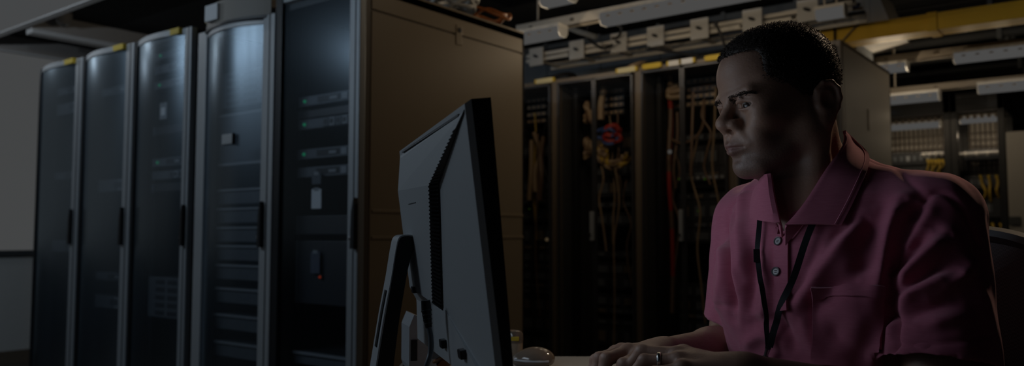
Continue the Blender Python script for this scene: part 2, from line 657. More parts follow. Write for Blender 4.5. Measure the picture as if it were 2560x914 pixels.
def door(parent, x0, x1, z0, z1, left_w, right_w, bow, frame_m='aluminium', glass_m='door_glass', handle=True, top_h=0.035, dark_left=True, handle_at=0.62):
    """front door in the rack's own coordinates; the pane bows out"""
    d = MB().box(x1 - right_w, x1, -0.035, 0.0, z0, z1, 0.006).build('door', frame_m, parent)
    if left_w > 0:
        MB().box(x0, x0 + left_w, -0.03, 0.0, z0, z1, 0.004).build('hinge_stile', 'rack_black' if dark_left else frame_m, d)
    gx0, gx1 = x0 + left_w, x1 - right_w
    A = arc_x(gx1 - gx0, bow)
    for nm, za, zb in (('top_rail', z1 - top_h, z1), ('bottom_rail', z0, z0 + 0.05)):
        poly = [(gx0 + a, -0.012 + b - 0.012) for a, b in A] + [(gx0 + a, -0.004 + b * 0.0) for a, b in A[::-1]]
        MB().prism(poly, 'z', za, zb).build(nm, frame_m, d)
    mb = MB()
    G = [[(gx0 + a, -0.018 + b, z) for z in (z0 + 0.05, z1 - top_h)] for a, b in A]
    mb.grid(G)
    g = mb.build('glass_pane', glass_m, d, True)
    MB().box(x1 - right_w * 0.42, x1 - right_w * 0.36, -0.037, -0.03, z0, z1).build('post_groove', 'rack_black', d)
    if handle:
        hz = 1.03
        hx = x1 - right_w * handle_at
        hb = MB()
        hb.prism([(hx - 0.011, hz - 0.085), (hx + 0.010, hz - 0.085), (hx + 0.010, hz + 0.085), (hx + 0.006, hz + 0.11), (hx - 0.006, hz + 0.055)], 'y', -0.056, -0.034)
        hb.build('handle', 'plastic_black', d)
        hb = MB()
        hb.lathe([(0.010, 0.0), (0.010, 0.008), (0.007, 0.010)], 14, (hx - 0.022, -0.036, hz - 0.045), np.array([[1, 0, 0], [0, 0, -1], [0, 1, 0]], float))
        hb.build('lock', 'steel', d, True)
    return d


def shell(parent, w, depth, h, m='rack_inside', right=True, left=True):
    mb = MB()
    t = 0.015
    if left:
        mb.box(0, t, 0.0, depth, 0.0, h)
    if right:
        mb.box(w - t, w, 0.0, depth, 0.0, h)
    mb.box(0, w, depth - t, depth, 0, h)
    mb.box(0, w, 0, depth, h - 0.03, h)
    mb.box(0, w, 0, depth, 0.0, 0.06)
    return mb.build('cabinet_shell', m, parent)


def posts(parent, w, y, h, m='rack_black', wd=0.03):
    for x in (0.025, w - 0.025 - wd):
        MB().box(x, x + wd, y, y + 0.03, 0.06, h - 0.03).build('mounting_rail', m, parent)


LAB_A = ['glass-door server rack whose beige side panel faces the monitor',
         'silver-framed rack with a boxy white cap above its bowed door',
         'glass-door server rack between the black gap and the plain dark rack',
         'plain dark glass-door rack, second from the bright window',
         'glass-door rack at the row end next to the bright window']
racks = []
for i in range(5):
    xl, xr = BND[i + 1], BND[i]
    w = xr - xl
    if i == 2:
        w -= 0.055          # the black gap
    r = rthing('server_rack', LAB_A[i], 'server rack', xl, YA, 0.0, 'glass-door racks in the front row')
    racks.append((r, xl, w))
    shell(r, w, 1.04, RH - 0.01, right=(i != 0))
    posts(r, w, 0.0722, RH - 0.02)
    if i == 0:
        door(r, 0.0, w + 0.004, 0.03, RH + 0.02, 0.045, 0.060, 0.0, glass_m='door_glass_clear', top_h=0.03, handle_at=0.15)
        # beige side panel with its grooves, lock and top strip
        sp = MB().box(w - 0.008, w, 0.03, 1.04, 0.04, 1.885, 0.003).build('side_panel', 'rack_beige', r)
        MB().box(w - 0.008, w, 0.03, 1.04, 1.892, RH, 0.003).build('top_strip', 'rack_beige', r)
        MB().box(w - 0.02, w - 0.006, 0.0, 1.04, 0.0, RH - 0.005).build('inner_wall', 'rack_brown', r)
        MB().box(w - 0.012, w + 0.001, 0.001, 0.024, 0.0, RH).build('corner_post', 'rack_brown', r)
        for py in (528, 594):
            yy, zz = RX(960, py, XA)
            MB().box(w - 0.002, w + 0.0035, 0.04, 1.03, zz - 0.006, zz + 0.006, 0.002).build('panel_ridge', 'rack_beige', r)
        y1, z1 = RX(1147, 88, XA)
        lk = MB().box(w - 0.001, w + 0.004, y1 - YA - 0.020, y1 - YA + 0.020, z1 - 0.045, z1 + 0.045, 0.002).build('latch_plate', 'rack_beige', r)
        MB().lathe([(0.011, 0), (0.011, 0.006), (0.006, 0.007)], 12, (w + 0.003, y1 - YA, z1 + 0.022), np.array([[0, 0, 1], [1, 0, 0], [0, 1, 0]], float)).build('keyhole', 'rack_black', lk)
    elif i == 1:
        door(r, 0.0, w, 0.03, RH - 0.045, 0.070, 0.082, 0.055, 'aluminium_pale', glass_m='door_glass_mid', dark_left=False, handle_at=0.7)
        A = arc_x(w - 0.10, 0.06)
        poly = [(0.06 + a, -0.025 + b) for a, b in A] + [(w - 0.04, 0.3), (0.06, 0.3)]
        MB().prism(poly, 'z', RH - 0.045, RH + 0.055).build('cap', 'cap_tan', r)
        poly = [(0.055 + a * 1.01, -0.030 + b) for a, b in A] + [(0.06 + a, -0.012 + b) for a, b in A[::-1]]
        MB().prism(poly, 'z', RH - 0.058, RH - 0.047).build('cap_shadow_gap', 'rack_black', r)
        MB().box(0.155, 0.255, -0.095, -0.06, RH - 0.030, RH + 0.045, 0.003).build('cap_label', 'paper_white', r)
        MB().box(0.30, w - 0.05, -0.08, 0.02, RH + 0.055, RH + 0.067).build('yellow_strip', 'label_yellow', r)
        MB().box(0.04, 0.09, -0.02, 0.06, RH + 0.0, RH + 0.06).build('yellow_tab', 'label_yellow', r)
    else:
        door(r, 0.0, w, 0.03, RH, 0.022, 0.084 if i > 2 else 0.058, 0.040, handle_at=0.7 if i > 2 else 0.3, glass_m='door_glass_mid' if i == 2 else 'door_glass', top_h=0.028)
        MB().box(w * 0.58, w - 0.084, -0.052, -0.02, RH - 0.026, RH + 0.003).build('yellow_strip', 'label_yellow', r)
    if i == 2:
        MB().box(w, w + 0.052, 0.02, 1.0, 0, RH - 0.04).build('gap_filler', 'rack_black', r)


# ------------------------------------------------------------------ equipment in the racks
def rz(i, px, py, depth=0.10):
    x, z = RP(px, py, YA + depth)
    r, xl, w = racks[i]
    return x - xl, z


def server(i, z, h, label, style, group=None, led=None, depth=0.55, cat='server'):
    r, xl, w = racks[i]
    s = rthing('rack_server', label, cat, xl + 0.06, YA + 0.06, z, group)
    ww = w - 0.12
    MB().box(0, ww, 0.012, depth, 0, h, 0.001).build('chassis', 'server_black', s)
    fp = MB().box(0.0, ww, 0.0, 0.012, 0.001, h - 0.001, 0.002).build('front_panel', 'server_metal' if style != 'dark' else 'server_black', s)
    for x in (-0.022, ww):
        MB().box(x, x + 0.022, 0.0, 0.012, 0.0, h).build('rack_ear', 'server_metal', s)
    if style == 'drives':
        n = 6
        for k in range(n):
            xa = 0.16 + k * (ww - 0.18) / n
            b = MB().box(xa, xa + (ww - 0.18) / n - 0.006, -0.005, 0.0, 0.005, h - 0.005, 0.001).build('drive_bay', 'server_light' if k % 2 else 'server_metal', s)
            MB().box(xa + 0.006, xa + (ww - 0.18) / n - 0.014, -0.0065, -0.005, h * 0.3, h * 0.75).build('bay_grille', 'server_black', b)
    elif style == 'ports':
        MB().box(0.12, ww * 0.62, -0.003, 0.0, h * 0.25, h * 0.8).build('grille', 'server_black', s)
        for k in range(3):
            xa = ww * 0.66 + k * 0.045
            MB().box(xa, xa + 0.034, -0.004, 0.0, h * 0.18, h * 0.82, 0.001).build('drive_bay', 'server_light', s)
        MB().box(0.20, 0.245, -0.004, 0.0, h * 0.35, h * 0.62).build('badge', 'server_light', s)
    elif style == 'vents':
        for k in range(5):
            for q in range(3):
                xa = 0.05 + q * (ww - 0.08) / 3
                MB().box(xa, xa + (ww - 0.08) / 3 - 0.03, -0.002, 0.0, h * (0.06 + 0.19 * k), h * (0.17 + 0.19 * k)).build('vent_slot', 'server_black', s)
    elif style == 'mesh':
        MB().box(0.01, ww - 0.01, -0.004, 0.0, 0.012, h - 0.012, 0.001).build('mesh_panel', 'vent_mesh', s)
        for k in range(int(ww / 0.022)):
            MB().box(0.014 + k * 0.022, 0.016 + k * 0.022, -0.0055, -0.004, 0.014, h - 0.014).build('mesh_rib', 'server_metal', s)
        for zz in (0.0, h - 0.012):
            MB().box(0.0, ww, -0.008, 0.0, zz, zz + 0.012, 0.001).build('edge_strip', 'server_light', s)
    elif style == 'shelf':
        MB().box(-0.01, ww + 0.01, -0.012, 0.0115, h - 0.010, h, 0.001).build('shelf_lip', 'server_light', s)
    if led:
        MB().lathe([(0.0001, -0.009), (0.006, -0.007), (0.008, 0.0)], 10, (0.035, 0.0, h * 0.5), np.array([[1, 0, 0], [0, 0, 1], [0, -1, 0]], float)).build('power_light', led, s)
    return s


def zpx(i, px, py):
    return rz(i, px, py, 0.06)[1]


U = 0.044
G5 = 'thin servers with green lights behind the glass beside the beige panel'
for py in (258, 315, 388):
    server(0, zpx(0, 735, py) - U / 2, U, 'thin rack server with a green power light in the rack beside the beige panel', 'drives' if py == 315 else 'ports', G5, 'led_green')
server(0, zpx(0, 735, 288) - U / 2, U * 0.8, 'unlit blank server between two green-lit ones in the rack beside the beige panel', 'dark')
server(0, zpx(0, 735, 420) - U, U * 1.0, 'dark server just under the lowest green light in the rack beside the beige panel', 'ports')
server(0, zpx(0, 735, 560) - U, U * 1.8, 'dark wide device at handle height in the rack beside the beige panel', 'dark')
server(0, zpx(0, 735, 730) - U, U * 6, 'tall dark server with a small red light in the rack beside the beige panel', 'dark')
server(0, zpx(0, 735, 880) - U, U * 1.2, 'low shelf near the floor of the rack beside the beige panel', 'shelf', cat='shelf')
# notes taped inside
for (px, py, ww, hh, m, lb) in ((803, 497, 0.062, 0.082, 'paper_white', 'white square note taped inside the rack beside the beige panel'),
                                (803, 447, 0.058, 0.046, 'vent_mesh', 'small grey card above the white note inside the glass rack'),
                                (800, 655, 0.058, 0.09, 'card_slate', 'dark slate card near the red light inside the glass rack')):
    x, z = rz(0, px, py, 0.07)
    n = rthing('paper_note', lb, 'note', racks[0][1] + x, YA + 0.045, z - hh / 2)
    MB().box(-ww / 2, ww / 2, -0.001, 0.001, 0, hh).build('sheet', m, n)
    MB().box(-ww / 4, ww / 4, -0.002, -0.001, hh - 0.008, hh + 0.006).build('tape', 'server_light', n)
x, z = rz(0, 798, 692, 0.045)
n = rthing('status_light', 'tiny red indicator light glowing inside the dark glass rack', 'indicator', racks[0][1] + x, YA + 0.05, z)
MB().lathe([(0.0001, -0.008), (0.005, -0.005), (0.006, 0.0)], 10, (0, 0, 0), np.array([[1, 0, 0], [0, 0, 1], [0, -1, 0]], float)).build('lens', 'led_red', n)
MB().box(-0.009, 0.009, 0.0, 0.006, -0.009, 0.009, 0.002).build('bezel', 'server_black', n)

# rack 2: disk array behind bowed glass
server(1, zpx(1, 620, 262), zpx(1, 620, 172) - zpx(1, 620, 262), 'vented disk unit at the top of the silver-framed rack', 'vents', cat='disk array')
server(1, zpx(1, 620, 410), zpx(1, 620, 278) - zpx(1, 620, 410), 'blue-grey mesh-fronted unit in the silver-framed rack', 'mesh', cat='disk array')
for py in (470, 518, 566, 613, 662, 722, 790, 860):
    server(1, zpx(1, 620, py) - 0.07, 0.07, 'dark shelf unit with a pale lip in the silver-framed rack', 'shelf', 'shelf units in the silver-framed rack', cat='shelf')
x, z = rz(1, 590, 347, -0.05)
n = rthing('door_tag', 'small white tag clipped to the bowed glass of the silver-framed rack', 'tag', racks[1][1] + x - 0.01, YA - 0.075, z - 0.025)
MB().box(-0.05, 0.03, -0.008, 0.004, 0, 0.045, 0.003).build('plate', 'aluminium_pale', n)
MB().box(0.03, 0.036, -0.009, 0.004, -0.002, 0.047).build('edge', 'rack_black', n)

# racks 3, 4, 5
G3_ = 'green-lit servers in the rack beside the black gap'
for py in (146, 218, 408):
    server(2, zpx(2, 376, py) - U / 2, U, 'thin green-lit server in the rack beside the black gap', 'drives' if py != 408 else 'ports', G3_, 'led_green')
for py, st in ((180, 'ports'), (330, 'dark'), (440, 'drives'), (470, 'dark')):
    server(2, zpx(2, 376, py) - U / 2, U, 'unlit server among the green-lit ones beside the black gap' if py != 330 else 'plain dark server in the middle of the rack beside the black gap', st, 'unlit servers beside the black gap' if py != 330 else None)
server(2, zpx(2, 376, 790), zpx(2, 376, 690) - zpx(2, 376, 790), 'squat dark machine low in the rack beside the black gap', 'vents')
x, z = rz(2, 420, 275, 0.07)
n = rthing('paper_note', 'pale label sheet hung inside the rack beside the black gap', 'note', racks[2][1] + x, YA + 0.045, z - 0.05)
MB().box(-0.035, 0.035, -0.001, 0.001, 0, 0.085).build('sheet', 'server_light', n)
MB().box(-0.02, 0.02, -0.002, -0.001, 0.02, 0.06).build('print_block', 'paper_white', n)
for i, ys in ((3, (230, 470, 690, 760)), (4, (230, 280, 440, 620))):
    for k, py in enumerate(ys):
        server(i, zpx(i, 270 if i == 3 else 150, py) - U / 2, U * (1.6 if k % 2 else 1.0),
               'dim server behind the glass of the second rack from the window' if i == 3 else 'dim server behind the glass of the rack next to the window',
               ('ports', 'drives')[k % 2], 'dim servers in the second rack from the window' if i == 3 else 'dim servers in the rack next to the window')

# white and orange cables lying on the roof of the beige-sided rack
for k, (m, lb) in enumerate((('cable_white', 'white cable coil heaped on the roof of the beige-sided rack'), ('cable_orange', 'orange cable loop on the roof of the beige-sided rack'),
                             ('cable_blue', 'blue cable loop on the roof of the beige-sided rack'))):
    x, y = XA - 0.12, YA + 0.60
    c = rthing('cable_coil', lb, 'cable', x, y, RH)
    for q in range(5 if k == 0 else 2):
        a0 = RNG.uniform(0, 6)
        pts = []
        for t in np.linspace(0, 6.28, 9)[:-1]:
            R0 = 0.10 + 0.05 * RNG.uniform()
            pts.append((0.02 + R0 * 0.8 * math.cos(t + a0), (0.02, 0.27, -0.25)[k] * 1 + R0 * 0.85 * math.sin(t + a0), 0.02 + 0.06 * RNG.uniform() + 0.012 * q))
        MB().tube(spline(pts, 48, True), 0.010 if k == 0 else 0.007, 8, True).build('loop', m, c, True)

# ------------------------------------------------------------------ second row: racks seen from their split rear doors
YB = 4.28
XB = [-3.56, -2.94, -2.335, -1.745, -1.16]
LAB_B = ['brown-framed rack half hidden behind the beige side panel', 'brown-framed rack with red and yellow cable tangles behind its doors',
         'brown-framed rack with hanging tan cable loops behind its doors', 'brown-framed rack ending in the pale grey side panel behind the man']
for i in range(4):
    w = XB[i + 1] - XB[i]
    r = rthing('network_rack', LAB_B[i], 'server rack', XB[i], YB, 0.0, 'split-door racks of the second row')
    mb = MB()
    mb.box(0, 0.012, 0.03, 1.05, 0, RH)
    if i < 3:
        mb.box(w - 0.012, w, 0.03, 1.05, 0, RH)
    mb.box(0, w, 1.035, 1.05, 0, RH).box(0, w, 0.03, 1.05, 0, 0.05)
    mb.build('cabinet_shell', 'rack_inside', r)
    MB().box(0, w, 0.03, 1.05, RH - 0.02, RH).build('roof_plate', 'rack_brown', r)
    for x in (0.0, w - 0.026):
        MB().box(x, x + 0.026, 0.0, 0.04, 0.0, RH, 0.004).build('frame_post', 'rack_brown', r)
    MB().box(0.026, w - 0.026, 0.0, 0.04, RH - 0.024, RH, 0.003).build('header', 'rack_brown', r)
    for s in (0, 1):
        x0, x1 = (0.028, w / 2 - 0.001) if s == 0 else (w / 2 + 0.001, w - 0.028)
        z0, z1 = 0.06, RH - 0.028
        d = MB().box(x0, x0 + 0.014, -0.02, 0.0, z0, z1, 0.003).box(x1 - 0.014, x1, -0.02, 0.0, z0, z1, 0.003).box(x0, x1, -0.02, 0.0, z1 - 0.014, z1, 0.003).box(x0, x1, -0.02, 0.0, z0, z0 + 0.03, 0.003).build('door', 'door_edge', r)
        MB().grid([[(x, -0.009, z) for z in (z0 + 0.03, z1 - 0.014)] for x in (x0 + 0.014, x1 - 0.014)]).build('glass_pane', 'door_glass_rear', d)
        if s == 0:
            MB().box(x1 - 0.018, x1 + 0.004, -0.045, -0.02, 0.96, 1.14, 0.004).build('handle', 'server_light', d)
            MB().lathe([(0.009, 0), (0.009, 0.006)], 10, (x1 - 0.012, -0.046, 1.0), np.array([[1, 0, 0], [0, 0, -1], [0, 1, 0]], float)).build('lock', 'steel', d)
    for x in (0.05, w - 0.08):
        MB().box(x, x + 0.03, 0.14, 0.17, 0.05, RH - 0.03).build('mounting_rail', 'rack_black' if x < 0.1 else 'rack_brown', r)
    if i == 3:
        MB().box(w - 0.008, w, 0.045, 1.05, 0.03, RH - 0.01, 0.003).build('side_panel', 'rack_grey', r)
        MB().box(w - 0.02, w - 0.008, 0.03, 1.05, 0.0, RH - 0.01).build('inner_wall', 'rack_inside', r)
        MB().box(w - 0.001, w + 0.005, 0.50, 0.525, RH - 0.42, RH - 0.30, 0.002).build('latch_plate', 'rack_beige', r)

# label strips along the roofs
for px, py, L, m, lb in ((1362, 201, 0.13, 'label_cream', 'cream label strip on the roof edge next to the beige side panel'),
                         (1567, 174, 0.12, 'label_cream', 'cream label strip on the roof edge above the red cable tangle'),
                         (1630, 164, 0.10, 'label_yellow', 'yellow label strip on the roof edge above the hanging tan loops'),
                         (1686, 157, 0.07, 'cable_white', 'short white strip between yellow ones on the roof edge'),
                         (1718, 152, 0.075, 'paper_white', 'white label strip on the roof edge near the man'),
                         (1785, 143, 0.085, 'label_yellow', 'yellow label strip on the roof edge by the forehead of the man')):
    x, z = RP(px, py, YB - 0.01)
    n = rthing('label_strip', lb, 'label', x, YB - 0.012, z - 0.018)
    MB().box(-L / 2, L / 2, -0.006, 0.010, 0, 0.032, 0.002).build('plate', m, n)
    for q in (-L / 2 - 0.012, L / 2):
        MB().box(q, q + 0.012, -0.006, 0.010, 0.004, 0.030).build('clip', 'label_yellow', n)


# patch panels and cable tangles behind the rear doors
def panel(px0, px1, py, m, label, h=0.03, group=None, yd=0.30, rows=1):
    x0, z = RP(px0, py, YB + yd)
    x1, _ = RP(px1, py, YB + yd)
    ri = max(0, min(3, int(np.searchsorted(XB, (x0 + x1) / 2)) - 1))
    x0, x1 = max(x0, XB[ri] + 0.085), min(x1, XB[ri + 1] - 0.085)
    s = rthing('network_patchbay', label, 'patch panel', x0, YB + yd, z - h / 2, group)
    MB().box(0, x1 - x0, 0, 0.05, 0, h, 0.001).build('body', 'server_black', s)
    n = max(3, int((x1 - x0) / 0.035))
    for k in range(n):
        a = (x1 - x0) * (k + 0.15) / n
        MB().box(a, a + (x1 - x0) * 0.62 / n, -0.006, 0.0, h * 0.2, h * 0.8).build('port_block', m, s)
    return s


for k, py in enumerate((254, 270, 288, 305)):
    panel(1318, 1366, py, 'cable_tan', 'patch panel in a stack behind the door next to the beige side panel', group='patch panels next to the beige side panel')
for k, py in enumerate((232, 250, 266, 284)):
    panel(1500, 1560, py, 'cable_tan', 'patch panel in a stack above the red cable tangle', group='patch panels above the red tangle')
for k, py in enumerate((186, 205, 226, 243, 262)):
    panel(1716, 1792, py, 'cable_tan', 'patch panel in a stack beside the face of the man', group='patch panels beside the face')
panel(1640, 1700, 266, 'cable_brown', 'long patch panel under the hanging tan loops', 0.05)
panel(1695, 1815, 446, 'server_light', 'lone switch with two lime lights behind the chin', 0.035)
panel(1400, 1485, 560, 'server_black', 'dark switch low behind the door with the yellow cable', 0.05)


def bundle(label, m, lines, r, y0=0.225, group=None, n=30):
    """cables that hang behind the doors: pixel lines on a plane inside the rack"""
    x0, z0 = RP(lines[0][0][0], lines[0][0][1], YB + y0)
    xm = np.mean([RP(a, b, YB + y0)[0] for ln in lines for a, b in ln])
    ri = max(0, min(3, int(np.searchsorted(XB, xm)) - 1))
    xa, xb = XB[ri] + 0.085 + r, XB[ri + 1] - 0.085 - r
    c = rthing('cable_bundle', label, 'cable', x0, YB + y0, z0, group)
    for k, ln in enumerate(lines):
        pts = []
        for j, (a, b) in enumerate(ln):
            x, z = RP(a, b, YB + y0)
            x = min(max(x, xa), xb)
            pts.append((x - x0, 0.02 * math.sin(j * 1.7 + k), z - z0))
        MB().tube(spline(pts, n), r * 1.35, 7).build('cable', m if isinstance(m, str) else m[k % len(m)], c, True)
    return c


def loops(cx, cy, rx, ry, n, jit, a0=0.0, a1=6.283):
    out = []
    for _ in range(n):
        ph = RNG.uniform(0, 0.6)
        kx, ky = rx * RNG.uniform(0.65, 1.1), ry * RNG.uniform(0.65, 1.1)
        ox, oy = RNG.normal(0, jit, 2)
        out.append([(cx + ox + kx * math.cos(t + ph), cy + oy + ky * math.sin(t + ph)) for t in np.linspace(a0, a1, 10)])
    return out


bundle('tan cables curving high behind the door beside the red tangle', ('cable_tan', 'cable_brown'), [[(1436, 262), (1455, 258), (1472, 276), (1484, 300)], [(1440, 268), (1460, 280), (1476, 296), (1486, 312)], [(1444, 275), (1458, 266), (1470, 272), (1486, 290)]], 0.010)
bundle('ring of pale cable just below the high tan cables', 'cable_tan', loops(1443, 300, 8, 8, 2, 1), 0.007)
bundle('brown cable loops hanging beside the red tangle', ('cable_brown', 'cable_tan'), loops(1452, 370, 28, 24, 5, 4, -1.5, 3.6), 0.010)
bundle('red cable tangle behind the middle rack door', ('cable_red', 'cable_red', 'cable_blue'), loops(1528, 332, 24, 18, 6, 7), 0.008)
bundle('yellow and tan cable loops below the red tangle', ('cable_tan', 'cable_yellow', 'cable_brown'), loops(1535, 388, 36, 34, 9, 6, 0.0, 3.4), 0.009)
bundle('long yellow cable running down behind the door with brown loops', 'cable_yellow', [[(1424, 440), (1428, 500), (1422, 580), (1428, 660), (1424, 720), (1440, 830)]], 0.011)
bundle('upright tan cable duct above the red tangle', 'cable_tan', [[(1505, 188), (1506, 220), (1504, 260), (1506, 300)]], 0.016)
bundle('pair of tan cable swags near the rack roof', 'cable_tan', [[(1635, 192), (1650, 212), (1675, 221), (1700, 214)], [(1634, 198), (1648, 222), (1674, 232), (1702, 226)], [(1638, 205), (1652, 232), (1676, 244), (1702, 240)]], 0.012)
bundle('red-brown cable trunk running down beside the tan swags', ('cable_red', 'cable_brown'), [[(1638, 246), (1644, 300), (1640, 380), (1646, 460), (1644, 560), (1650, 700)], [(1644, 250), (1652, 310), (1648, 400), (1654, 500), (1652, 640), (1656, 780)]], 0.010)
bundle('wide thin cable loop drooping across the rack beside the face', 'cable_brown', [[(1648, 250), (1655, 300), (1672, 340), (1705, 358), (1735, 345), (1755, 310), (1762, 250)], [(1690, 280), (1692, 340), (1688, 420), (1690, 470)], [(1730, 230), (1732, 330), (1730, 440)]], 0.006)
bundle('tan cables dropping behind the door next to the beige side panel', ('cable_tan', 'cable_brown'), [[(1335, 330), (1345, 380), (1338, 430), (1342, 480)], [(1355, 340), (1350, 390), (1358, 440), (1350, 500)], [(1325, 350), (1330, 420), (1326, 500)]], 0.012)
# dim gear and slack cables filling the racks
rg = np.random.default_rng(21)
for i in range(4):
    w = XB[i + 1] - XB[i]
    z = 0.16
    kk = 0
    while z < 1.62:
        hh = float(rg.choice([0.044, 0.044, 0.088, 0.13]))
        if rg.uniform() < 0.72:
            g = rthing('dim_server', ('dim server stacked behind the doors next to the beige side panel', 'dim server stacked behind the doors with the red tangle', 'dim server stacked behind the doors with the tan loops',
                                      'dim server stacked behind the doors at the grey side panel')[i], 'server', XB[i] + 0.085, YB + 0.34, z, 'dim servers ' + ('next to the beige side panel', 'with the red tangle', 'with the tan loops', 'at the grey side panel')[i])
            MB().box(0, w - 0.17, 0, 0.45, 0, hh - 0.004, 0.001).build('chassis', 'server_black', g)
            for q in range(4):
                xa = 0.02 + q * (w - 0.2) / 4
                MB().box(xa, xa + (w - 0.2) / 4 * float(rg.uniform(0.4, 0.9)), -0.006, 0.0, hh * 0.2, hh * 0.7).build('module', str(rg.choice(['server_metal', 'rack_brown', 'server_metal', 'server_metal'])), g)
        z += hh + float(rg.choice([0.0, 0.0, 0.03]))
    for k in range(7):
        xx = XB[i] + 0.06 + float(rg.uniform(0, w - 0.12))
        zt2 = float(rg.uniform(1.25, 1.9))
        ln = float(rg.uniform(0.5, 1.3))
        c = rthing('slack_cable', ('slack cable hanging behind the doors next to the beige side panel', 'slack cable hanging behind the doors with the red tangle', 'slack cable hanging behind the doors with the tan loops',
                                   'slack cable hanging behind the doors at the grey side panel')[i], 'cable', xx, YB + 0.215 + 0.016 * k, zt2, 'slack cables ' + ('next to the beige side panel', 'with the red tangle', 'with the tan loops', 'at the grey side panel')[i])
        pts = [(0, 0.0, 0)] + [(float(rg.normal(0, 0.022)), float(rg.uniform(-0.002, 0.002)), -ln * q / 5) for q in range(1, 6)]
        MB().tube(spline(pts, 26), 0.006, 6).build('sheath', str(rg.choice(['cable_tan', 'cable_brown', 'cable_brown', 'cable_black', 'cable_yellow'])), c, True)
# small lights in the dark racks
for px, py, m, r0, lb in ((1674, 379, 'led_white', 0.013, 'round white lamp glowing beside the drooping cable loop'), (1367, 598, 'led_warm', 0.011, 'round warm lamp glowing low behind the door next to the beige panel'),
                          (1697, 447, 'led_lime', 0.005, 'tiny lime light on the lone switch, nearer the red-brown trunk'), (1762, 447, 'led_lime', 0.006, 'tiny lime light on the lone switch, nearer the man'),
                          (1323, 522, 'led_lime', 0.004, 'tiny lime light low behind the beige panel edge'), (1745, 527, 'led_lime', 0.004, 'tiny lime light beside the shoulder of the man')):
    x, z = RP(px, py, YB + 0.12)
    n = rthing('indicator_lamp', lb, 'indicator', x, YB + 0.12, z)
    MB().lathe([(0.0001, -r0), (r0 * 0.7, -r0 * 0.7), (r0, 0.0), (r0, r0 * 0.3)], 12, (0, 0, 0), np.array([[1, 0, 0], [0, 0, 1], [0, -1, 0]], float)).build('lens', m, n, True)
    MB().box(-r0 * 1.2, r0 * 1.2, r0 * 0.2, r0, -r0 * 1.2, r0 * 1.2).build('mount', 'server_black', n)

# black cable coils resting on the second row
for px, py, rx_, lb in ((1402, 178, 0.12, 'flat black cable coil on the rack roof near the beige side panel'), (1668, 136, 0.15, 'black cable arc lying on the rack roof above the tan swags'), (1604, 160, 0.06, 'pale tan cable coil on the rack roof above the red tangle')):
    x, z = RP(px, py, YB + 0.25)
    z = RH
    c = rthing('roof_cable_coil', lb, 'cable', x, YB + 0.25, z)
    for q in range(3):
        pts = [(rx_ * math.cos(t) * (1 - 0.08 * q), 0.12 * math.sin(t), 0.02 + 0.02 * q + 0.015 * math.sin(2 * t + q)) for t in np.linspace(0, 6.283, 10)[:-1]]
        MB().tube(spline(pts, 40, True), 0.014, 8, True).build('turn', 'cable_tan' if 'tan cable' in lb else 'cable_black', c, True)

# ------------------------------------------------------------------ third row: open frames with lit patch fields
YC = 6.6
def fieldx(px, py, y=YC):
    return RP(px, py, y)


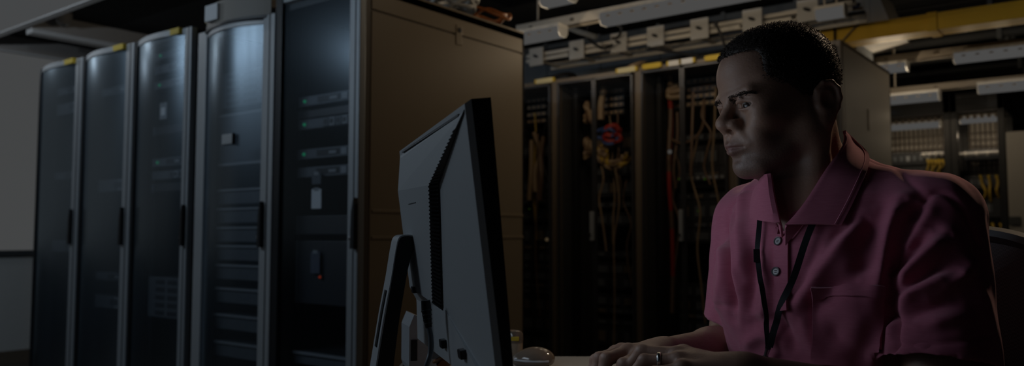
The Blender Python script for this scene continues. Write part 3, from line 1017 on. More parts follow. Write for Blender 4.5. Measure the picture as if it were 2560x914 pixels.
C0 = fieldx(2170, 400)[0]
C1 = fieldx(2378, 400)[0]
C2 = fieldx(2515, 400)[0]
zt = fieldx(2400, 232)[1]
LABC = ['black open rack with a lit cable field behind the shoulder', 'black open rack with a lit cable field next to the tall grey cabinet']
for i, (a, b) in enumerate(((C0, C1), (C1, C2))):
    w = b - a
    r = rthing('open_rack', LABC[i], 'open rack', a, YC, 0.0, 'open racks of the third row')
    for x in (0.0, w - 0.045):
        MB().box(x, x + 0.045, 0, 0.06, 0, zt, 0.004).build('frame_post', 'rack_black', r)
        MB().box(x, x + 0.045, 0.50, 0.56, 0, zt, 0.004).build('frame_post', 'rack_black', r)
    MB().box(0, w, 0, 0.56, zt - 0.14, zt, 0.004).build('header', 'rack_black', r)
    MB().box(0, w, 0, 0.56, 0, 0.08, 0.004).build('plinth', 'rack_black', r)
    for k in range(int(w / 0.045)):
        MB().box(0.05 + k * 0.045, 0.072 + k * 0.045, 0.062, 0.08, zt - 0.185, zt - 0.155).build('fan_slot', 'rack_brown', r)
    # pale wire field: uprights and cross wires
    bk = MB().box(0.045, w - 0.045, 0.52, 0.535, 0.08, zt - 0.14).build('back_field', 'rack_grey', r)
    for k in range(int((w - 0.1) / 0.034)):
        x = 0.055 + k * 0.034
        MB().box(x, x + 0.010, 0.485, 0.497, 0.10, zt - 0.15).build('upright_wire', 'rack_brown', r)
    for k in range(int((zt - 0.3) / 0.05)):
        z = 0.12 + k * 0.05
        MB().box(0.045, w - 0.045, 0.475, 0.485, z, z + 0.011).build('cross_wire', 'rack_brown', r)
    # dark equipment across the field
    for qn, (py, hh) in enumerate(((395, 0.10), (430, 0.09), (520, 0.16)) if i == 0 else ((385, 0.08), (455, 0.10), (520, 0.14), (610, 0.1))):
        z = fieldx(2300 if i == 0 else 2450, py, YC + 0.2)[1]
        e = rthing('switch_unit', ('topmost', 'second', 'third', 'lowest')[qn] + (' dark switch crossing the lit cable field behind the shoulder' if i == 0 else ' dark switch crossing the lit cable field next to the grey cabinet'), 'switch', a + 0.05, YC + 0.20, z - hh / 2,
                   'switches behind the shoulder' if i == 0 else 'switches next to the grey cabinet')
        MB().box(0.0, w - 0.10, 0.0, 0.2, 0, hh, 0.003).build('chassis', 'server_black', e)
        for k in range(8):
            MB().box(0.04 + k * (w - 0.2) / 8, 0.04 + (k + 0.6) * (w - 0.2) / 8, -0.004, 0.0, hh * 0.3, hh * 0.7).build('port_block', 'server_metal' if k % 3 else 'server_light', e)
    # yellow patch leads
    for q in range(5 if i == 0 else 7):
        px = (2318 + q * 9) if i == 0 else (2440 + q * 10)
        py = 400 if i == 0 else (440 if q % 2 else 560)
        x, z = fieldx(px, py, YC + 0.17)
        c = rthing('patch_lead', 'yellow patch lead hanging before the switches behind the shoulder' if i == 0 else 'yellow patch lead hanging before the switches next to the grey cabinet', 'cable', x, YC + 0.17, z,
                   'yellow leads behind the shoulder' if i == 0 else 'yellow leads next to the grey cabinet')
        L = RNG.uniform(0.10, 0.2)
        MB().tube(spline([(0, 0.03, 0), (0.01, 0.0, -L * 0.3), (RNG.normal(0, 0.02), -0.01, -L * 0.7), (0.01, 0.02, -L)], 16), 0.009, 7).build('lead', 'cable_yellow', c, True)
        MB().box(-0.009, 0.009, 0.02, 0.05, -0.008, 0.010).build('plug', 'label_yellow', c)
# pale cable tie bars
for px, py, L, lb in ((2470, 383, 0.36, 'pale cable bar lit from above next to the grey cabinet'), (2340, 386, 0.2, 'short pale cable bar behind the shoulder')):
    x, z = fieldx(px, py, YC + 0.12)
    c = rthing('cable_bar', lb, 'cable bar', x, YC + 0.12, z)
    MB().tube([(-L / 2, 0, 0), (0, 0, 0.004), (L / 2, 0, 0)], 0.016, 10).build('bar', 'bracket_white', c, True)
    for q in range(5):
        MB().lathe([(0.02, -0.006), (0.02, 0.006)], 10, (-L / 2 + L * (q + 0.5) / 5, 0, 0), np.array([[0, 0, 1], [0, 1, 0], [1, 0, 0]], float)).build('tie', 'cable_white', c)
# grey cabinet at the end
zc = fieldx(2535, 330)[1]
gc = rthing('tall_cabinet', 'tall plain grey cabinet at the end of the lit open racks', 'cabinet', C2 + 0.01, YC - 0.05, 0.0)
MB().box(0, 0.75, 0, 0.7, 0, zc, 0.006).build('body', 'cabinet_grey', gc)
MB().box(0.02, 0.73, -0.016, 0.0, 0.05, zc - 0.02, 0.004).build('door', 'cabinet_grey', gc)
x, z = fieldx(2538, 552)
MB().box(x - C2 - 0.04, x - C2 + 0.03, -0.03, -0.016, z - 0.03, z + 0.03, 0.004).build('latch', 'pipe_dark', gc)

# ------------------------------------------------------------------ overhead: rails, strip lights, ladder tray, yellow duct
def rail(px0, py0, px1, py1, y, h, dpt, m, name, label, cat, holes=True):
    x0, z0 = RP(px0, py0, y)
    x1, z1 = RP(px1, py1, y)
    z = (z0 + z1) / 2
    t = rthing(name, label, cat, x0, y, z - h / 2)
    L = x1 - x0
    MB().box(0, L, 0, 0.006, 0, h).box(0, L, 0, dpt, h - 0.006, h).box(0, L, 0, dpt, 0, 0.006).build('channel', m, t)
    if holes:
        for k in range(int(L / 0.30)):
            MB().box(0.1 + k * 0.30, 0.125 + k * 0.30, -0.004, 0.0, h * 0.35, h * 0.62, 0.001).build('bolt', 'rack_brown', t)
    for k in range(max(2, int(L / 0.9))):
        xx = 0.15 + k * 0.85
        if xx < L:
            MB().tube([(xx, dpt / 2, h), (xx, dpt / 2, 2.55 - (z - h / 2))], 0.006, 6).build('hanger_rod', 'rail_steel', t)
    return z


WARM = 0.95


def strip(px0, py0, px1, py1, y, label, wd=0.10, h=0.07, lights=1, power=14.0, col=(1.0, 0.80, 0.56), slots=True, rods=False):
    x0, z0 = RP(px0, py0, y)
    x1, z1 = RP(px1, py1, y)
    z = (z0 + z1) / 2
    t = rthing('strip_light', label, 'strip light', x0, y, z - h / 2, 'fluorescent strip lights')
    L = x1 - x0
    MB().prism([(-wd / 2, h), (wd / 2, h), (wd / 2, h * 0.75), (-wd / 2, h * 0.75)], 'x', 0, L).build('housing', 'lamp_housing', t)
    poly = [(-wd / 2, h * 0.75), (-wd * 0.48, h * 0.3), (-wd * 0.3, 0.0), (wd * 0.3, 0.0), (wd * 0.48, h * 0.3), (wd / 2, h * 0.75)]
    MB().prism(poly, 'x', 0.006, L - 0.006).build('diffuser', 'tube_white', t)
    for xx in (0.0, L - 0.006):
        MB().prism([(-wd / 2, h * 0.75), (-wd * 0.48, h * 0.3), (-wd * 0.3, -0.001), (wd * 0.3, -0.001), (wd * 0.48, h * 0.3), (wd / 2, h * 0.75)], 'x', xx, xx + 0.006).build('end_cap', 'bracket_white', t)
    if rods:
        for xx in (L * 0.3, L * 0.7):
            MB().tube([(xx, 0, h), (xx, 0, 2.55 - (z - h / 2))], 0.005, 6).build('hanger_rod', 'rail_steel', t)
    if slots:
        for k in range(int(L / 0.075)):
            MB().box(0.05 + k * 0.075, 0.072 + k * 0.075, -wd / 2 - 0.002, -wd * 0.475, h * 0.42, h * 0.52).build('slot', 'rack_brown', t)
    for k in range(lights):
        lamp_point('strip_light_glow', W(x0 + L * (k + 0.5) / lights, y - 0.06, z - h / 2 - 0.09), WARM * power / lights, col)
    return t


Y1 = 3.9
rail(1290, 72, 1980, -54, Y1 + 0.02, 0.07, 0.05, 'rail_steel', 'lamp_rail', 'tan steel rail carrying strip lights above the rack aisle', 'rail')
strip(1508, 44, 1900, -24, Y1 - 0.034, 'perforated strip light above the second row of racks, the long one', 0.10, 0.085, 5, 56)
strip(1290, 97, 1408, 76, Y1 - 0.034, 'short strip light against the beige rack side', 0.10, 0.075, 2, 32)
strip(1360, 4, 1432, -9, Y1 - 0.45, 'strip light just above the tan rail', 0.10, 0.06, 1, 16, slots=False, rods=True)
Y2 = 5.75
rail(2170, 160, 2640, 88, Y2, 0.06, 0.05, 'rail_dim', 'lamp_rail', 'upper tan rail between the yellow duct and the lit racks', 'rail')
strip(2385, 148, 2640, 110, Y2 - 0.052, 'strip light under the upper tan rail, farther from the grey side panel', 0.10, 0.075, 3, 12)
strip(2196, 174, 2270, 163, Y2 - 0.052, 'strip light under the upper tan rail, touching the grey side panel', 0.10, 0.065, 2, 40)
Y3 = 6.15
rail(2180, 236, 2640, 182, Y3, 0.055, 0.05, 'rail_dim', 'lamp_rail', 'lower tan rail over the lit open racks', 'rail')
strip(2445, 224, 2640, 200, Y3 - 0.052, 'strip light under the lower rail, farther from the grey side panel', 0.10, 0.07, 2, 8)
strip(2160, 256, 2350, 236, Y3 - 0.052, 'strip light under the lower rail, beside the grey side panel', 0.10, 0.07, 2, 15)
strip(2205, 321, 2352, 307, YC + 0.13, 'strip light inside the open rack behind the shoulder', 0.09, 0.055, 3, 9, slots=False)
strip(2400, 302, 2503, 291, YC + 0.13, 'strip light inside the open rack next to the grey cabinet', 0.09, 0.055, 3, 9, slots=False)
bl = rthing('strip_light', 'added unseen strip light over the aisle between the beige rack side and the man', 'strip light', -1.75, 2.9, 2.42, 'fluorescent strip lights')  # added out of view to brighten the beige side panel and his back
MB().box(0, 1.2, -0.05, 0.05, 0.05, 0.13).build('housing', 'lamp_housing', bl)
MB().box(0.006, 1.194, -0.035, 0.035, 0.0, 0.05, 0.01).build('diffuser', 'tube_white', bl)
for k in range(3):
    lamp_point('strip_light_glow', W(-1.5 + 0.35 * k, 2.9, 2.36), 17.0, (1.0, 0.80, 0.56))
# added warm spotlight behind the man, out of view, for his shoulder rim
SPX = W(-0.10, 2.95, 2.38)
bl = rthing('added_spotlight', 'added unseen spotlight aimed at the near shoulder from behind the man', 'spotlight', SPX[0], SPX[1], 2.38)
MB().lathe([(0.055, -0.02), (0.06, 0.0), (0.06, 0.10), (0.03, 0.13), (0.012, 0.135), (0.012, 0.17)], 24).build('can', 'plastic_black', bl, True)
MB().lathe([(0.05, -0.021), (0.0001, -0.022)], 24).build('lens', 'led_warm', bl, True)
_l = bpy.data.lights.new('added_rim_light', 'SPOT')
_l.energy = 1050.0
_l.color = (1.0, 0.74, 0.50)
_l.spot_size = math.radians(50)
_l.spot_blend = 0.7
_l.shadow_soft_size = 0.04
_o = bpy.data.objects.new('added_rim_light', _l)
COL.objects.link(_o)
_o.location = SPX - np.array([0, 0, 0.03])
_o.rotation_euler = Vector(P(2440, 470, 1.2) - SPX).to_track_quat('-Z', 'Y').to_euler()

# ladder tray with square white brackets
YT = 4.5
x0, z0 = RP(1316, 148, YT)
x1, z1 = RP(2130, 12, YT)
zt_ = (z0 + z1) / 2
tr_ = rthing('ladder_tray', 'pale steel ladder tray running over the second row of racks', 'cable tray', x0, YT, zt_ - 0.03)
L = x1 - x0
for yy in (0.0, 0.30):
    MB().box(0, L, yy, yy + 0.012, 0.0, 0.024).box(0, L, yy, yy + 0.012, 0.036, 0.058).build('side_rail', 'tray_zinc', tr_)
for k in range(int(L / 0.30)):
    MB().box(0.05 + k * 0.3, 0.08 + k * 0.3, 0.0, 0.31, 0.008, 0.022).build('rung', 'tray_zinc', tr_)
for k, px in enumerate((1342, 1443, 1548, 1640, 1750, 1882, 2020)):
    py = 143 - (px - 1342) * 0.1705
    x, z = RP(px, py, YT - 0.02)
    b = rthing('tray_bracket', ('first', 'second', 'third', 'fourth', 'fifth', 'sixth', 'last')[k] + ' square white slotted bracket along the ladder tray, counted from the beige rack', 'bracket', x, YT - 0.02, z - 0.06, 'square brackets along the ladder tray')
    MB().box(-0.058, 0.058, -0.012, 0.0, 0.0, 0.125, 0.004).build('plate', 'bracket_white', b)
    MB().box(-0.058, -0.050, 0.0, 0.0195, 0.0, 0.125).build('return_flange', 'bracket_white', b)
    q = MB().lathe([(0.0001, 0.0), (0.022, 0.0), (0.024, -0.003)], 16)
    ca, sa = math.cos(-0.45), math.sin(-0.45)
    q.v = [(v[0] * ca - v[1] * 0.42 * sa - 0.002, -0.0165 - v[2], v[0] * sa + v[1] * 0.42 * ca + 0.066) for v in q.v]
    q.build('slot', 'rack_black', b)
x, z = RP(2085, 25, YT - 0.10)
strip(2040, 36, 2115, 25, YT - 0.10, 'short bright strip light at the end of the ladder tray', 0.07, 0.07, 0, 0, slots=False, rods=True)

# cables lying in the tray and draped to the racks
for k in range(6):
    m = ('cable_black', 'cable_white', 'cable_blue', 'cable_black', 'cable_tan', 'cable_black')[k]
    pts = [(L * t, 0.05 + 0.042 * k + 0.006 * math.sin(9 * t + k), 0.035 + 0.012 * math.sin(14 * t + 2 * k)) for t in np.linspace(0.0, 1.0, 16)]
    c = rthing('tray_cable', ('thick black', 'white', 'blue', 'thin black', 'tan', 'slack black')[k] + ' cable lying in the ladder tray', 'cable', x0, YT, zt_)
    MB().tube(spline(pts, 70), 0.013 if k in (0, 1) else 0.009, 7).build('sheath', m, c, True)
    MB().tube([np.array(pts[0]) + np.array([-0.02, 0, 0]), pts[0]], 0.011, 7).build('connector', 'server_black', c)
for k, ln in enumerate(([(1470, 60), (1462, 90), (1500, 118), (1530, 112)], [(1525, 58), (1548, 66), (1540, 90), (1528, 96)], [(1620, 120), (1690, 130), (1745, 138)], [(1790, 60), (1800, 90), (1812, 130)], [(1406, 62), (1450, 80), (1500, 96)])):
    pts = []
    for j, (a, b) in enumerate(ln):
        x, z = RP(a, b, YT - 0.10)
        pts.append((x, YT - 0.10 + 0.03 * math.sin(j) - (0.07 if k == 4 else 0.0), z))
    p0 = np.array(pts[0])
    c = rthing('drop_cable', ('black cable looping down under the long strip light', 'small black cable hook under the long strip light', 'black cable slanting from tray to rack roof', 'dark cable dropping beside the forehead of the man', 'grey conduit crossing behind the tray')[k], 'cable', *p0)
    MB().tube(spline(np.array(pts) - p0, 30), 0.009 if k != 4 else 0.018, 7).build('sheath', 'cable_black' if k != 4 else 'duct_grey', c, True)
    MB().lathe([(0.014, -0.01), (0.014, 0.01)], 8).build('gland', 'server_black', c)

# yellow duct
YD = 4.95
x0, z0 = RP(2130, 87, YD)
x1, z1 = RP(2560, 21, YD)
zz = (z0 + z1) / 2 + 0.012
x0 -= 0.22
x1 += 0.3
yd = rthing('yellow_duct', 'long yellow fibre duct crossing above the grey side panel', 'cable duct', x0, YD, zz - 0.055)
L = x1 - x0
MB().prism([(0, 0), (0.16, 0), (0.16, 0.095), (0.15, 0.095), (0.15, 0.01), (0.01, 0.01), (0.01, 0.095), (0, 0.095)], 'x', 0, L).build('trough', 'duct_yellow', yd)
for xx in (0.62, 1.22):
    MB().box(xx, xx + 0.05, -0.006, 0.166, -0.006, 0.101).build('joint_sleeve', 'duct_yellow', yd)
MB().tube([(0.12, -0.008, -0.05), (0.125, -0.01, 0.1), (0.13, -0.008, 0.30)], 0.006, 6).build('hanger_wire', 'cable_black', yd)
MB().tube([(0.16, -0.008, 0.0), (0.22, -0.01, 0.06), (0.30, -0.008, 0.125)], 0.004, 6).build('tie_wire', 'duct_grey', yd)
# grey air duct above it and dark pipes under the ceiling
x0, z0 = RP(2105, 40, 5.25)
XD = RP(2190, 40, 5.25)[0]
ad = rthing('air_duct', 'long grey air duct behind the ladder tray, ending over the yellow duct', 'air duct', x0, 5.25, 2.30)
MB().box(-3.6, XD - x0 - 0.12, 0.0, 0.45, -0.27, 0.22, 0.01).build('body', 'duct_grey', ad)
MB().prism([(XD - x0 - 0.12, -0.10), (XD - x0 + 0.10, -0.06), (XD - x0, 0.22), (XD - x0 - 0.12, 0.22)], 'y', -0.02, 0.47).build('end_hood', 'hood_grey', ad)
for q in range(7):
    MB().box(-3.3 + q * 0.5, -3.27 + q * 0.5, -0.008, 0.458, -0.278, 0.23).build('flange', 'duct_grey', ad)
for k in range(6):
    yy = 6.0 + 0.42 * k
    p = rthing('ceiling_pipe', ('first', 'second', 'third', 'fourth', 'fifth', 'sixth')[k] + ' dark pipe under the black ceiling, counted from the grey air duct', 'pipe', -5.2, yy, 2.44 - 0.05 * (k % 3), 'dark pipes under the ceiling')
    MB().tube([(0, 0, 0), (4, 0, 0), (8.2, 0, 0)], 0.03 + 0.008 * (k % 2), 10).build('run', 'pipe_dark', p, True)
    for q in range(6):
        MB().box(0.6 + q * 1.3, 0.63 + q * 1.3, -0.045, 0.045, -0.045, 0.11 + 0.05 * (k % 3)).build('clamp', 'duct_grey', p)

# ------------------------------------------------------------------ rounded bodies from distance fields
def norm(v):
    v = np.asarray(v, float)
    return v / np.linalg.norm(v)


def largest(V, Q):
    """keep only the biggest connected piece"""
    E = np.concatenate([Q[:, [0, 1]], Q[:, [1, 2]], Q[:, [2, 3]]])
    lab = np.arange(len(V))
    while True:
        m = np.minimum(lab[E[:, 0]], lab[E[:, 1]])
        new = lab.copy()
        np.minimum.at(new, E[:, 0], m)
        np.minimum.at(new, E[:, 1], m)
        np.minimum.at(new, lab[E[:, 0]], m)
        np.minimum.at(new, lab[E[:, 1]], m)
        new = new[new]
        if (new == lab).all():
            break
        lab = new
    used = np.bincount(lab[Q[:, 0]], minlength=len(V))
    best = used.argmax()
    kv = lab == best
    idx = np.cumsum(kv) - 1
    return V[kv], idx[Q[kv[Q[:, 0]]]]


UP = np.array([0, 0, 1.0])


class Field:
    def __init__(self):
        self.p = []

    def ell(self, c, r, k=0.01, R=None, op='+'):
        c = np.asarray(c, float)
        r = np.asarray(r, float)
        self.p.append(('e', op, k, c, float(r.max()), (c, r, R)))
        return self

    def cone(self, a, b, ra, rb=None, k=0.01, op='+', cut=None):
        a = np.asarray(a, float)
        b = np.asarray(b, float)
        rb = ra if rb is None else rb
        c = (a + b) / 2
        self.p.append(('c', op, k, c, float(np.linalg.norm(b - a) / 2 + max(ra, rb)), (a, b, ra, rb, cut)))
        return self

    def half(self, point, n, k=0.002, op='-'):
        """cut away the side of a plane the normal points to"""
        self.p.append(('h', op, k, np.asarray(point, float), 99.0, (np.asarray(point, float), norm(n))))
        return self

    def corner(self, point, n1, n2, k=0.004, op='-'):
        """the region on the inner side of two planes"""
        self.p.append(('w', op, k, np.asarray(point, float), 99.0, (np.asarray(point, float), norm(n1), norm(n2))))
        return self

    @staticmethod
    def dist(kind, par, X):
        if kind == 'e':
            c, r, R = par
            q = X - c
            if R is not None:
                q = q @ R
            k0 = np.sqrt(((q / r) ** 2).sum(1))
            k1 = np.sqrt(((q / (r * r)) ** 2).sum(1)) + 1e-9
            return k0 * (k0 - 1.0) / k1
        if kind == 'c':
            a, b, ra, rb, cut = par
            ab = b - a
            q = X - a
            t = np.clip(q @ ab / (ab @ ab + 1e-12), 0, 1)
            d = q - t[:, None] * ab
            d = np.sqrt((d * d).sum(1)) - (ra + t * (rb - ra))
            if cut is not None:
                d = np.maximum(d, (X - cut[0]) @ cut[1])
            return d
        if kind == 'w':
            c, n1, n2 = par
            a, b = -((X - c) @ n1), -((X - c) @ n2)
            h = np.clip(0.5 + 0.5 * (a - b) / 0.012, 0, 1)
            return b * (1 - h) + a * h + 0.012 * h * (1 - h)
        c, n = par
        return -((X - c) @ n)

    def eval(self, X, sel=None):
        d = np.full(len(X), 1.0)
        for i, (kind, op, k, c, rad, par) in enumerate(self.p):
            if sel is not None and not sel[i]:
                continue
            e = self.dist(kind, par, X)
            if op == '+':
                h = np.clip(0.5 + 0.5 * (e - d) / k, 0, 1)
                d = e * (1 - h) + d * h - k * h * (1 - h)
            else:
                h = np.clip(0.5 + 0.5 * (d + e) / k, 0, 1)      # smooth max(d, -e)
                d = -e * (1 - h) + d * h + k * h * (1 - h)
        return d

    def mesh(self, h, lo, hi, N=14, margin=0.06):
        """surface nets, block by block"""
        lo = np.asarray(lo, float)
        hi = np.asarray(hi, float)
        nb = np.ceil((hi - lo) / (h * N)).astype(int)
        bi = np.stack(np.meshgrid(*[np.arange(n) for n in nb], indexing='ij'), -1).reshape(-1, 3)
        cen = lo + (bi + 0.5) * (h * N)
        hd = h * (N + 2) * 0.866
        d0 = self.eval(cen)
        keep = np.abs(d0) < hd * 1.25 + 0.012
        bi, cen = bi[keep], cen[keep]
        PC = np.array([q[3] for q in self.p])
        PR = np.array([q[4] for q in self.p])
        stride = int(nb.max() * N + 10)
        ax = np.arange(-1, N + 1)
        gi = np.stack(np.meshgrid(ax, ax, ax, indexing='ij'), -1).reshape(-1, 3)
        M = N + 2
        ids, pos, quads = [], [], []
        for b, c in zip(bi, cen):
            sel = np.linalg.norm(PC - c, axis=1) - PR < hd + margin
            org = b * N
            X = lo + (gi + org) * h
            d = self.eval(X, sel).reshape(M, M, M)
            s = d < 0
            if s.all() or not s.any():
                continue
            acc = np.zeros((M - 1, M - 1, M - 1, 3))
            cnt = np.zeros((M - 1, M - 1, M - 1))
            full = [slice(0, M - 1), slice(1, M)]
            for axis in range(3):
                o1, o2 = [q for q in range(3) if q != axis]
                for s1 in (0, 1):
                    for s2 in (0, 1):
                        i0 = [None] * 3
                        i1 = [None] * 3
                        i0[axis], i1[axis] = full[0], full[1]
                        i0[o1] = i1[o1] = full[s1]
                        i0[o2] = i1[o2] = full[s2]
                        da, db = d[tuple(i0)], d[tuple(i1)]
                        cr = (da < 0) != (db < 0)
                        t = np.where(cr, da / np.where(cr, da - db, 1), 0)
                        acc[..., axis] += np.where(cr, t, 0)
                        acc[..., o1] += np.where(cr, s1, 0)
                        acc[..., o2] += np.where(cr, s2, 0)
                        cnt += cr
            act = cnt > 0
            ci = np.argwhere(act)
            off = acc[act] / cnt[act][:, None]
            gc = ci - 1 + org + 1
            ids.append((gc[:, 0] * stride + gc[:, 1]) * stride + gc[:, 2])
            pos.append(lo + (ci - 1 + org + off) * h)
            for axis in range(3):
                o1, o2 = (axis + 1) % 3, (axis + 2) % 3
                sl0 = [slice(1, M - 1)] * 3
                sl1 = [slice(1, M - 1)] * 3
                sl1[axis] = slice(2, M)
                a, bb = s[tuple(sl0)], s[tuple(sl1)]
                e = np.argwhere(a != bb)
                if not len(e):
                    continue
                inside = a[tuple(e.T)]
                g = e + 1 - 1 + org + 1            # global cell of the grid point
                def cid(d1, d2):
                    q = g.copy()
                    q[:, o1] += d1
                    q[:, o2] += d2
                    return (q[:, 0] * stride + q[:, 1]) * stride + q[:, 2]
                c00, c10, c11, c01 = cid(-1, -1), cid(0, -1), cid(0, 0), cid(-1, 0)
                qd = np.stack([c00, c10, c11, c01], 1)
                qd[~inside] = qd[~inside][:, ::-1]
                quads.append(qd)
        ids = np.concatenate(ids)
        pos = np.concatenate(pos)
        quads = np.concatenate(quads)
        u, first = np.unique(ids, return_index=True)
        V = pos[first]
        Q = np.searchsorted(u, quads)
        Q = np.clip(Q, 0, len(u) - 1)
        ok = (u[Q] == quads).all(1)
        return largest(V, Q[ok])


def relax(V, Q, n=1, f=0.5):
    """Laplacian smoothing on the quads"""
    E = np.concatenate([Q[:, [0, 1]], Q[:, [1, 2]], Q[:, [2, 3]], Q[:, [3, 0]]])
    E = np.concatenate([E, E[:, ::-1]])
    cnt = np.bincount(E[:, 0], minlength=len(V))[:, None]
    for _ in range(n):
        S = np.stack([np.bincount(E[:, 0], weights=V[E[:, 1], k], minlength=len(V)) for k in range(3)], 1)
        V = V + f * (S / np.maximum(cnt, 1) - V)
    return V


def normals(V, Q):
    a = V[Q[:, 2]] - V[Q[:, 0]]
    b = V[Q[:, 3]] - V[Q[:, 1]]
    n = np.cross(a, b)
    N = np.zeros_like(V)
    for k in range(4):
        for c in range(3):
            N[:, c] += np.bincount(Q[:, k], weights=n[:, c], minlength=len(V))
    return N / (np.linalg.norm(N, axis=1)[:, None] + 1e-12)


def fast_mesh(name, V, Q, m, parent=None):
    me = bpy.data.meshes.new(name)
    me.vertices.add(len(V))
    me.vertices.foreach_set('co', V.astype(np.float32).ravel())
    me.loops.add(len(Q) * 4)
    me.loops.foreach_set('vertex_index', Q.astype(np.int32).ravel())
    me.polygons.add(len(Q))
    me.polygons.foreach_set('loop_start', np.arange(0, len(Q) * 4, 4, dtype=np.int32))
    me.polygons.foreach_set('loop_total', np.full(len(Q), 4, dtype=np.int32))
    me.polygons.foreach_set('use_smooth', np.ones(len(Q), dtype=bool))
    me.update(calc_edges=True)
    me.materials.append(MATS[m] if isinstance(m, str) else m)
    o = bpy.data.objects.new(name, me)
    return link(o, parent)


def seg_dist(V, pts):
    """distance of every vertex to a polyline"""
    pts = np.asarray(pts, float)
    best = np.full(len(V), 9.0)
    for a, b in zip(pts[:-1], pts[1:]):
        ab = b - a
        t = np.clip((V - a) @ ab / (ab @ ab + 1e-12), 0, 1)
        q = V - a - t[:, None] * ab
        best = np.minimum(best, np.sqrt((q * q).sum(1)))
    return best


def trace(field, pix, lo=0.6, hi=2.2, graze=0.0):
    """first points of a field seen at pixels, with outward normals"""
    D = np.array([ray(*q) for q in pix])
    L = np.linalg.norm(D, axis=1)
    D = D / L[:, None]
    t = np.full(len(D), lo)
    best = np.full(len(D), 9.0)
    tb = t.copy()
    for _ in range(90):
        d = field.eval(CAM + D * t[:, None])
        near = d < best
        best = np.where(near, d, best)
        tb = np.where(near, t, tb)
        t = np.where(t < hi, t + np.clip(d, -0.01, 0.05) * 0.85, t)
    if graze:
        t = np.where((t >= hi) & (best < graze), tb, t)      # rays that just miss: closest approach
    X = CAM + D * t[:, None]
    return X, grad(field, X), t < hi


def grad(field, X, e=0.004):
    G = np.stack([field.eval(X + np.eye(3)[k] * e) - field.eval(X - np.eye(3)[k] * e) for k in range(3)], 1)
    return G / (np.linalg.norm(G, axis=1)[:, None] + 1e-12)


def pixline(pts, n):
    p = spline([(a, b, 0) for a, b in pts], n)
    return [(q[0], q[1]) for q in p]

# ------------------------------------------------------------------ desk and what stands on it
DZ = 0.74
desk = thing('desk', 'pale laminate desk under the computer screen', 'desk', VIEW(0.0575, 1.15, 0.0), YAW)
MB().box(-0.2825, 0.2825, -0.75, 0.60, DZ - 0.028, DZ, 0.004).build('desk_top', 'desk_laminate', desk)
for x, y in ((-0.24, -0.70), (0.24, -0.70), (-0.24, 0.55), (0.24, 0.55)):
    MB().box(x - 0.02, x + 0.02, y - 0.02, y + 0.02, 0, DZ - 0.028, 0.003).build('leg', 'pipe_dark', desk)
MB().box(-0.22, 0.22, 0.54, 0.56, DZ - 0.1, DZ - 0.028).build('apron', 'pipe_dark', desk)

# screen: frame with origin at the near top corner of its back; a runs along the back, b down it, c out of the back
MN = P(1176, 249, 0.905)
MF = P(1005, 371, 1.443)
zt0 = (MN[2] + MF[2]) / 2
wdir = norm((MF - MN) * np.array([1, 1, 0]))
MW = float(np.linalg.norm((MF - MN)[:2]))
out = norm(np.cross(UP, wdir))            # out of the back?
if out @ VX > 0:
    out = -out
TILT = math.radians(7.0)
bdir = norm(-UP * math.cos(TILT) - out * math.sin(TILT))     # down the back, foot nearer the user
cdir = norm(out * math.cos(TILT) - UP * math.sin(TILT) * 1.0)
cdir = norm(np.cross(wdir, bdir))
if cdir @ out < 0:
    cdir = -cdir
MO = np.array([MN[0], MN[1], zt0])
MH = 0.405            # corrected below to the bottom edge that shows over the coins


def mon(a, b, c):
    return MO + wdir * a + bdir * b + cdir * c


def mpix(px, py, c=0.0):
    """(a, b) on the back plane raised by c"""
    d = ray(px, py)
    t = ((MO + cdir * c - CAM) @ cdir) / (d @ cdir)
    q = CAM + d * t - MO - cdir * c
    return float(q @ wdir), float(q @ bdir)


MH = mpix(1112, 892)[1]
base = mon(MW / 2, MH, -0.01)
monitor = thing('computer_screen', 'silver all-in-one computer screen seen from its back', 'computer', (base[0], base[1], DZ))
mon_inv = Matrix.Translation(-monitor.location)


def mon_part(mb, name, m, parent=None, smooth=False):
    mb.v = [tuple(mon(*q)) for q in mb.v]
    o = mb.build(name, m, None, smooth)
    o.parent = parent or monitor
    o.matrix_parent_inverse = mon_inv if parent is None else Matrix.Identity(4)
    # outward normals whichever way the frame is handed
    bm = bmesh.new()
    bm.from_mesh(o.data)
    bmesh.ops.recalc_face_normals(bm, faces=bm.faces)
    bm.to_mesh(o.data)
    bm.free()
    return o




def front(b, lift=0.0):
    """the front of the screen leans less than its back"""
    return -0.024 + 0.012 * b / MH - lift


def slab(a0, a1, b0, b1, l0, l1):
    v = [(a, b, front(b, l)) for l in (l0, l1) for a, b in ((a0, b0), (a1, b0), (a1, b1), (a0, b1))]
    return MB().add(v, [(0, 1, 2, 3), (4, 7, 6, 5), (0, 4, 5, 1), (1, 5, 6, 2), (2, 6, 7, 3), (3, 7, 4, 0)])


bez = mon_part(MB().prism([(0, -0.001), (0, -0.024), (MH, -0.012), (MH, -0.001)], 'x', 0, MW), 'bezel', 'monitor_black')
mon_part(slab(0.012, MW - 0.012, 0.012, MH - 0.04, 0.0002, 0.001), 'display', 'screen_dim')
mon_part(slab(MW * 0.36, MW - 0.025, 0.020, 0.182, 0.001, 0.0016), 'added_bright_area', 'screen_glow')  # invented bright area of the display, placed to light the face
# back shell with a chamfered rim
mb = MB()
r0 = [(0.0, 0.0), (MW, 0.0), (MW, MH), (0.0, MH)]
r1 = [(0.006, 0.004), (MW - 0.006, 0.004), (MW - 0.006, MH - 0.006), (0.006, MH - 0.006)]
mb.add([(a, b, -0.001) for a, b in r0] + [(a, b, 0.006) for a, b in r1], [(0, 1, 2, 3), (4, 5, 6, 7)] + [(i, (i + 1) % 4, 4 + (i + 1) % 4, 4 + i) for i in range(4)])
back = mon_part(mb, 'back_shell', 'monitor_shell')
